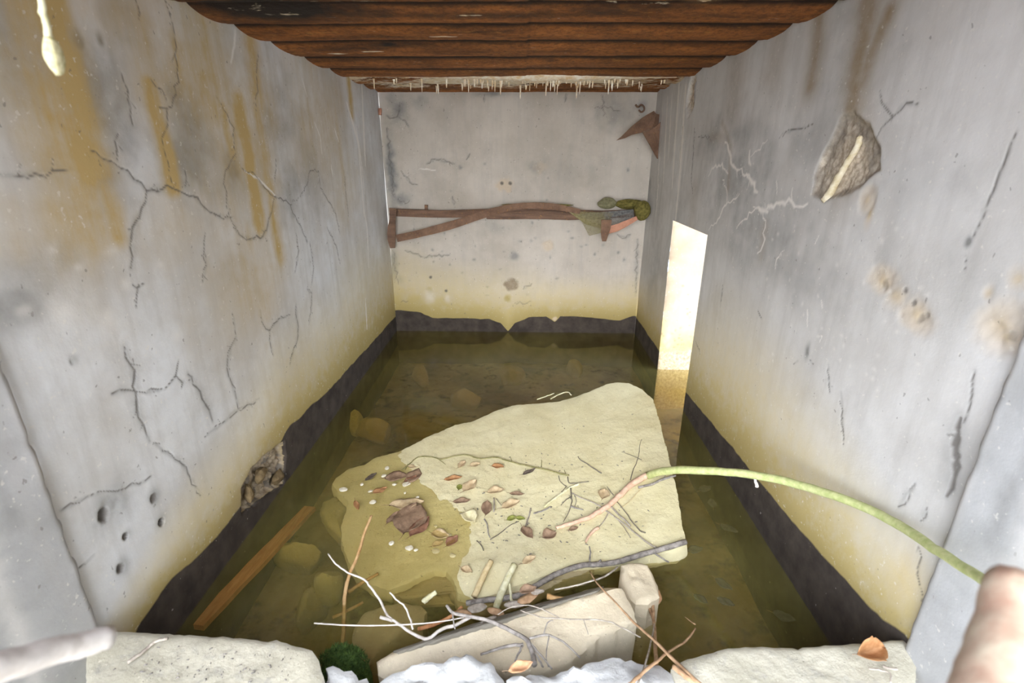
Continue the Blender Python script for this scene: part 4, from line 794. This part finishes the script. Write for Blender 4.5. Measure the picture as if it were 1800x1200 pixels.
# near, out of focus
T('stick', M_white_t, 'blurred white broken stick poking in at the lower left corner', 'stick', ([at_d(-60, 1186, .50), at_d(40, 1160, .52), at_d(120, 1138, .54), at_d(192, 1120, .56)], .0105, .0085), jit=.05, sides=10)
T('branch', M_stub, 'thick blurred pale pink branch stub at the lower right corner', 'branch', ([at_d(1745, 1330, .42), at_d(1770, 1230, .44), at_d(1790, 1130, .46), at_d(1808, 1036, .48)], .026, .0205), jit=.05, sides=14)
T('root', M_cream_root, 'pale root with a knobbly tip hanging down at the top left corner', 'root', ([at_d(60, -70, .75), at_d(72, 0, .77), at_d(80, 40, .78), at_d(88, 75, .79), at_d(93, 95, .79), at_d(90, 112, .79)], .0030, .0042), jit=.15, sides=9)
kid('root_tip', rock(at_d(93, 98, .785), (.0105, .009, .019), 611, cuts=6, sub=3), M_root_tip, bpy.data.objects[[o.name for o in bpy.data.objects if o.get('label', '').startswith('pale root with a knobbly')][0]])['label'] = 'knobbly pale tip'

# ------------------------------------------------------------------ leaves
def leaf_mesh(L, Wd, curl, seed, fold=.25):
    rng = random.Random(seed); nu, nv = 13, 7; V = []; F = []
    for i in range(nu):
        u = i/(nu-1); w = Wd*(math.sin(math.pi*u**.85)**.8)*(1+rng.uniform(-.08, .08))+.0006
        for j in range(nv):
            v = (j/(nv-1)-.5)*2
            z = abs(v)*w*fold+curl*L*(u-.5)**2*1.6+.03*L*math.sin(u*9+v*3+seed)
            V.append((L*(u-.5), v*w/2, z))
    for i in range(nu-1):
        for j in range(nv-1): a = i*nv+j; F.append((a, a+nv, a+nv+1, a+1))
    me = py_mesh(V, F); bm = bmesh.new(); bm.from_mesh(me); bmesh.ops.solidify(bm, geom=bm.faces[:], thickness=.0007); bm.to_mesh(me); bm.free(); return me
def leaf(px, py, lpx, wr_, ang, kind, label, where='s', h=.003, group=None, seed=None, tilt=0., curl=.25, fold=.3):
    p = at_s(px, py, h) if where == 's' else at_z(px, py, where)
    d = np.linalg.norm(p-EYE); L = lpx/FPX*d*1.12
    sd_ = seed or int(px*7+py); o = link('dry_leaf', leaf_mesh(L, L*wr_, curl, sd_, fold), M_leaf[kind])
    v, f = tube([(-L*.5, 0, curl*L*.4), (-L*.62, .001, curl*L*.55), (-L*.75, L*.03, curl*L*.6)], [.0008, .0007, .0006], 5)
    k = link('stalk', py_mesh(v, f), M_leaf['brown'], o)
    o.location = p; o.rotation_euler = (tilt, 0, math.radians(ang))
    if where == 's': o.rotation_euler = (tilt+SK*SN[1], -SK*SN[0], math.radians(ang))
    return tag(o, label, 'leaf', group)
for q in [(875, 821, 19, .6, -10, 'rust', 'rust-brown oval leaf just below the middle of the greenish branch'), (797, 842, 27, .4, 12, 'rust', 'slim rust-orange leaf on the left of the dry slab'),
          (826, 856, 30, .6, 55, 'tan', 'pinkish tan leaf beside a tiny green leaf on the slab'), (872, 864, 26, .6, 10, 'tan', 'spread tan leaf in the centre of the slab'), (909, 869, 22, .4, -8, 'brown', 'folded brown leaf at the top right of the leaf litter'),
          (812, 882, 26, .45, 5, 'brown', 'grey-brown curled leaf above the cream leaf'), (855, 894, 31, .48, 88, 'brown', 'upright pointed brown leaf in the middle of the slab'), (898, 888, 30, .55, 30, 'tan', 'tan leaf right of the upright brown leaf'),
          (826, 911, 32, .7, -60, 'cream', 'bright cream heart-shaped leaf on the slab'), (812, 817, 18, .6, 60, 'tan', 'ochre leaf tucked under the left of the greenish branch'), (835, 818, 16, .7, 20, 'tan', 'pale brown round leaf under the greenish branch'),
          (927, 938, 30, .5, -60, 'brown', 'folded brown leaf below the upright twig stub'), (966, 942, 22, .9, 20, 'brown', 'squarish dark brown leaf alone on the lower middle of the slab'), (774, 942, 30, .6, -20, 'tan', 'tan leaf at the water edge on the slab'),
          (795, 952, 24, .6, 55, 'redbrown', 'red-brown leaf beside the water edge on the slab'), (808, 857, 12, .8, 80, 'green', 'tiny green leaf on the slab'), (770, 957, 18, .6, 30, 'tan', 'small pale tan leaf below the leaf at the water edge'),
          (930, 985, 24, .5, 35, 'tan', 'faded pinkish leaf near the front edge of the slab'), (1061, 870, 22, .8, 70, 'tan', 'pale beige ribbed leaf left of the pink stem'), (820, 1003, 20, .6, -30, 'tan', 'curled pale leaf on the broken front edge of the slab'),
          (900, 912, 16, .6, 20, 'green', 'small mossy green scrap left of the upright twig stub'), (915, 912, 14, .6, -10, 'green', 'small mossy green scrap beside the folded brown leaf'), (1008, 930, 15, .5, 20, 'brown', 'small brown leaf on the pink stem end'),
          (930, 830, 24, .3, 35, 'dark', 'slate-dark narrow leaf right of the rust oval leaf')]:
    leaf(*q)
for q in [(715, 886, 50, .5, 12, 'tan', 'large tan leaf uppermost in the brown cluster in the shallow water'), (722, 912, 66, .75, 85, 'brown', 'large brown leaf in the middle of the cluster in the shallow water'), (738, 926, 46, .5, 65, 'redbrown', 'dark red-brown leaf at the lower right of the cluster in the shallow water'),
          (690, 910, 28, .4, 70, 'brown', 'dark curled leaf at the left of the cluster in the shallow water'), (697, 838, 34, .7, 20, 'brown', 'brown leaf in the upper shallow water by the slab edge'), (728, 836, 36, .6, 80, 'brown', 'brown leaf at the upper corner of the water line on the slab'), (728, 820, 20, .5, 5, 'tan', 'ochre leaf scrap at the top of the water line on the slab'),
          (668, 862, 22, .6, 40, 'rust', 'rust leaf scrap in the shallow water left of the white flake'), (652, 838, 22, .4, 60, 'dark', 'dark leaf scrap at the left of the shallow water'), (722, 842, 22, .5, 45, 'redbrown', 'purplish leaf beside the brightest white flake'), (627, 888, 22, .35, -60, 'rust', 'thin rust leaf above the reed top')]:
    leaf(*q, where=.003, curl=.1, fold=.1)
leaf(1523, 1146, 38, .62, 15, 'rust', 'folded brown leaf standing on the right ledge', where=.275, tilt=.5, curl=.55, fold=.9)
leaf(915, 1173, 34, .42, 22, 'orange', 'orange leaf on the white rubble at the bottom centre', where=.262, tilt=.2)
leaf(928, 1052 - 14, 26, .6, 20, 'brown', 'brown leaf lodged behind the thick grey branch', where=.15)
for i, (x, y, l, a) in enumerate([(1240, 858, 22, 30), (1252, 884, 20, 80), (1281, 928, 24, -35), (1272, 1026, 24, -50), (1232, 1052, 20, -45), (1276, 1057, 22, -30), (1378, 1083, 26, -25), (1222, 965, 24, 20)]):
    leaf(x, y, l, .6, a, 'slate', ['dark sunken leaf nearest the green bramble stem', 'second dark sunken leaf below the bramble stem', 'dark sunken leaf beside the tide band of the right wall', 'dark sunken leaf level with the concrete chunk', 'dark sunken leaf right of the reddish stem', 'dim sunken leaf right of the small leaf by the reddish stem', 'dark sunken leaf near the black lower right corner of the pool', 'dim sunken leaf beside the right edge of the slab'][i], where=-.03, curl=.02, fold=.02)
# pale flakes floating where the slab goes under
for i, (x, y, s_, lab) in enumerate([(675, 836, 9, 'pale flake near the top left of the shallow water'), (714, 851, 13, 'largest white flake floating in the shallow water'), (680, 822, 9, 'pinkish white flake by the upper brown leaf'), (603, 860, 12, 'pale flake at the left tip of the slab'), (651, 863, 7, 'small pale flake right of the slab tip'), (636, 851, 6, 'tiny ochre flake left of the small pale flake'),
        (655, 882, 11, 'white flake above the reed'), (693, 851, 7, 'cream flake left of the largest white flake'), (712, 866, 5, 'tiny flake under the largest white flake'), (734, 873, 6, 'pale flake on the slab water line'), (746, 915, 5, 'tiny white flake right of the brown leaf cluster'), (688, 954, 9, 'cream flake below the brown leaf cluster'), (720, 963, 13, 'white flake below the large brown leaf'), (731, 966, 6, 'small flake touching the white flake below the large brown leaf'),
        (766, 968, 13, 'cream flake under the tan leaf at the water edge'), (795, 975, 11, 'grey-white flake under the red-brown leaf'), (789, 940, 9, 'white flake above the red-brown leaf'), (766, 924, 6, 'small pale flake on the lower slab water line')]):
    p = at_s(x, y, .003) if x > 740 else at_z(x, y, .003); r_ = s_/FPX*np.linalg.norm(p-EYE)*.62
    thing('pale_flake', rock((p[0], p[1], p[2]), (r_, r_*.8, .003), 200+i, cuts=6, sub=2, rot=i), M_flake, lab, 'flake')
# black crumbs and splinters scattered over the slab and the ledges: nobody could count them
V, F = [], []
def crumb(p, l, w, a):
    o = len(V); c, s_ = math.cos(a), math.sin(a)
    for x, y, z in ((-l, -w, 0), (l, -w*.5, 0), (l*.8, w, 0), (-l*.7, w*.8, 0), (0, 0, w*1.2)): V.append((p[0]+x*c-y*s_, p[1]+x*s_+y*c, p[2]+z))
    F.extend([(o, o+1, o+4), (o+1, o+2, o+4), (o+2, o+3, o+4), (o+3, o, o+4), (o+3, o+2, o+1, o)])
for i in range(240):
    if i < 70: x, y = rt.uniform(800, 1150), rt.uniform(700, 820)
    else: x, y = rt.gauss(960, 110), rt.gauss(900, 45)
    if not (745 < x < 1180 and 690 < y < 985) or y < 850-(x-650)*.36+8: continue
    s_ = rt.uniform(.0008, .0036); crumb(at_s(x, y, .001), s_*rt.uniform(1, 2.2), s_*.7, rt.uniform(0, 6))
o = thing('black_crumbs', py_mesh(V, F), M_char, 'black leaf crumbs and splinters strewn over the pale slab', 'debris', smooth=False); o['kind'] = 'stuff'
V, F = [], []
for i in range(90):
    x, y = (rt.gauss(380, 90), rt.gauss(1170, 20)) if i < 90 else (rt.gauss(1440, 100), rt.gauss(1175, 18))
    if not (200 < x < 550 or 1230 < x < 1590) or y < 1135: continue
    s_ = rt.uniform(.0008, .003); crumb(at_z(x, y, .254), s_*rt.uniform(1, 1.8), s_*.7, rt.uniform(0, 6))
o = thing('dark_crumbs', py_mesh(V, F), M_char, 'dark crumbs of litter on the two concrete ledges of the sill', 'debris', smooth=False); o['kind'] = 'stuff'
# moss cushion between ledge and water
V, F = [], []; mc = at_z(602, 1158, .10)
for i in range(1500):
    a, r_ = rt.uniform(0, 6.28), math.sqrt(rt.random()); x, y = mc[0]+.062*r_*math.cos(a), mc[1]+.040*r_*math.sin(a); z = mc[2]-.02+.05*(1-r_*r_)+rt.uniform(-.012, .008)
    t1 = rt.uniform(0, 6.28); l = rt.uniform(.004, .009); o_ = len(V); dx, dy = math.cos(t1)*l, math.sin(t1)*l; up = rt.uniform(.002, .009)
    V += [(x-dy*.25, y+dx*.25, z), (x+dy*.25, y-dx*.25, z), (x+dx, y+dy, z+up)]; F.append((o_, o_+1, o_+2))
base = rock((mc[0], mc[1], mc[2]-.10), (.066, .045, .125), 301, cuts=3)
o = rebase(link('moss_cushion', base, M_moss)); tag(o, 'dark green moss cushion behind the broken end of the left ledge', 'moss')
f = kid('fronds', py_mesh(V, F), M_moss, o, False); f['kind'] = 'stuff'

# ------------------------------------------------------------------ rusted iron on the back wall
def yb(P, Y): return [at(x, y, 1, Y) for x, y in P]
def strip(P, h, d, hs=None, sub=4, flange=0., jit=.0015, seed=3):
    """flat bar swept along P, h tall, d thick (towards the viewer), optional top flange"""
    Q = smooth_path(P, sub); n = len(Q); V = []; F = []; rng = random.Random(seed)
    for i, q in enumerate(Q):
        t = (Q[min(i+1, n-1)]-Q[max(i-1, 0)]); t /= np.linalg.norm(t); up = np.array([-t[2], 0, t[0]]); f = i/(n-1)
        hh = (np.interp(f, np.linspace(0, 1, len(hs)), hs) if hs else h)+rng.uniform(-jit, jit); y = np.array([0, 1, 0])
        sec = [(-.5*hh, 0), (.5*hh-d, 0), (.5*hh-d, -flange), (.5*hh, -flange), (.5*hh, d), (-.5*hh, d)] if flange else [(-.5*hh, 0), (.5*hh, 0), (.5*hh, d), (-.5*hh, d)]
        for a_, b_ in sec: V.append(q+up*a_+y*b_)
    k = 6 if flange else 4
    for i in range(n-1):
        for j in range(k): F.append((i*k+j, i*k+(j+1) % k, (i+1)*k+(j+1) % k, (i+1)*k+j))
    F += [tuple(range(k))[::-1], tuple(range((n-1)*k, n*k))]; return py_mesh(V, F)
root = empty('rusty_frame', at(690, 372, 1, 3.55)); tag(root, 'bent rusty iron frame with torn wire mesh fixed across the back wall', 'iron frame')
kid('rail', strip(yb([(688, 373), (740, 375), (790, 376), (850, 374), (900, 374), (980, 374), (1060, 377), (1118, 374)], 3.55), .052, .008, None, 3, .02), M_iron, root, False)
kid('lower_rail', strip(yb([(855, 381), (900, 379), (950, 378), (1000, 380), (1036, 381)], 3.52), .048, .007, [.03, .05, .055, .05, .035], 4), M_iron, root, False)
kid('warped_strap', strip(yb([(697, 419), (730, 412), (770, 402), (805, 392), (840, 380), (870, 371), (900, 364), (940, 361), (980, 364), (1020, 372)], 3.48), .05, .006, [.05, .05, .055, .05, .05, .045, .04, .04, .03], 4), M_iron2, root, False)
kid('bracket', strip(yb([(690, 366), (690, 385), (688, 402), (688, 420), (690, 436)], 3.50), .05, .012, [.05, .04, .055, .055, .035]), M_iron, root, False)
kid('stub', strip(yb([(749, 374), (749, 360)], 3.54), .022, .008), M_iron, root, False)
def prism(P, d, seed=1):
    bm = bmesh.new(); vs_ = [bm.verts.new(p) for p in P]; f = bm.faces.new(vs_); bmesh.ops.solidify(bm, geom=[f], thickness=d); return bm_mesh(bm)
kid('torn_tab', strip(yb([(1066, 386), (1065, 400), (1063, 412), (1062, 424)], 3.41), .06, .004, [.07, .065, .05, .025]), M_iron2, root, False)
kid('torn_strip', strip(yb([(1070, 404), (1085, 400), (1100, 393), (1120, 383)], 3.42), .05, .004, [.05, .048, .04, .025]), M_pink, root, False)['label'] = 'salmon-pink torn strip'
kid('folded_sheet', strip(yb([(1016, 379), (1040, 380), (1070, 377), (1114, 371)], 3.50), .05, .003, [.01, .05, .04, .02]), M_wire, root, False)
# mesh: woven wire lattice over a sagging sheet
def lattice(quad, Y0, sag, nu, nv, r=.0011):
    a, b, c, d = [np.array(at(x, y, 1, Y0)) for x, y in quad]; V, F = [], []
    P = lambda u, v: (a*(1-u)+b*u)*(1-v)+(d*(1-u)+c*u)*v+np.array([0, -sag*math.sin(math.pi*u)*math.sin(math.pi*v)+.004*math.sin(u*9+v*5), 0])
    def add(pts):
        v, f = tube(pts, [r]*len(pts), 4, cap=False); o = len(V); V.extend(v); F.extend([tuple(x+o for x in q) for q in f])
    for i in range(nu+1): add([P(i/nu, t) for t in np.linspace(0, 1, 8)])
    for j in range(nv+1): add([P(t, j/nv) for t in np.linspace(0, 1, 10)])
    return py_mesh(V, F)
kid('wire_mesh', lattice([(1060, 376), (1113, 368), (1115, 384), (1074, 401)], 3.46, .04, 22, 14), M_wire, root, False)['label'] = 'grey woven wire mesh'
kid('wire_mesh', lattice([(1020, 384), (1060, 396), (1058, 408), (1036, 414)], 3.47, .02, 16, 11), M_wire_y, root, False)['label'] = 'yellowish hanging scrap of mesh'
kid('wire_mesh', lattice([(1000, 372), (1078, 374), (1062, 402), (1030, 394)], 3.49, .03, 26, 16, .0016), M_wire_y, root, False)['label'] = 'lichened crumpled mesh'
kid('moss', rock(at(1067, 357, 1, 3.5), (.065, .04, .038), 401, cuts=4, sub=4), M_olive2, root)['label'] = 'grey-green moss lump'
kid('moss', rock(at(1108, 359, 1, 3.5), (.10, .04, .034), 402, cuts=2, sub=4), M_olive, root)['label'] = 'olive moss roll'
kid('moss', rock(at(1129, 370, 1, 3.45), (.055, .045, .065), 403, cuts=2, sub=4), M_olive, root)['label'] = 'olive moss lump at the end'
kid('moss', rock(at(945, 360, 1, 3.5), (.24, .012, .010), 404, cuts=1, sub=4), M_olive, root)['label'] = 'thin moss along the rail'
# torn iron plate in the upper right corner
def crumple(P, Y, d, seed, dy):
    V = [at(x, y, 1, Y+k) for (x, y), k in zip(P, dy)]; bm = bmesh.new(); vs_ = [bm.verts.new(v) for v in V]; f = bm.faces.new(vs_)
    bmesh.ops.triangulate(bm, faces=[f]); bmesh.ops.subdivide_edges(bm, edges=bm.edges[:], cuts=4, use_grid_fill=True)
    for v in bm.verts: v.co.y += .012*mnoise.noise(v.co*14+Vector((seed, 0, 0)))
    bmesh.ops.solidify(bm, geom=bm.faces[:], thickness=d); return bm_mesh(bm)
root = empty('torn_iron_plate', at(1165, 230, 1, 3.4)); tag(root, 'torn rusty iron plate jutting from the upper right corner of the back wall', 'iron plate')
kid('flap', crumple([(1083, 247), (1092, 240), (1110, 222), (1130, 206), (1149, 195), (1153, 200), (1165, 203), (1166, 212), (1145, 226), (1128, 233), (1110, 237), (1098, 243)], 3.38, .004, 1, [0, 0, .02, .05, .1, .1, .14, .14, .08, .06, .02, 0]), M_iron2, root, False)
kid('spike', crumple([(1129, 233), (1150, 224), (1168, 208), (1168, 235), (1164, 268), (1160, 280), (1155, 279), (1148, 266)], 3.40, .004, 2, [.0, .03, .06, .06, .05, .04, .02, .01]), M_iron2, root, False)
hk = rebase(link('iron_hook', stick_mesh([(yb([(1117, 184), (1122, 188), (1127, 184), (1132, 188), (1132, 194), (1127, 197), (1123, 193)], 3.56), .006, .005)]), M_iron)); tag(hk, 'small curled rusty hook on the back wall above the torn plate', 'hook')
nail = rebase(link('iron_stub', bar(at(668, 190, 1, 3.57), at(668, 202, 1, 3.57), .018, .018, Vector((0, 1, 0)), 4), M_pink)); tag(nail, 'orange rusty iron stub in the top left corner of the back wall', 'iron stub')
# pale rib left in the broken patch of the right wall
rib = rebase(link('cement_rib', stick_mesh([([at(x, y, 0, XR+.004) for x, y in [(1512, 240), (1508, 256), (1492, 282), (1475, 310), (1460, 338), (1450, 352)]], .0070, .0120)], jit=.18, sides=10), M_ridge)); tag(rib, 'pale raised cement rib in the broken-out patch of the right wall', 'cement rib')
# crusted stone plug in the hole high on the right wall
p = at(1219, 163, 0, XR); plug = thing('crusted_plug', rock((XR+.022, p[1], p[2]), (.022, .030, .062), 501, cuts=8, sub=4), stone('grey_crust', (.35, .35, .36), (.6, .6, .6), (.1, .07, .05), 4), 'grey crusted plug in the oval hole high on the right wall', 'plug')
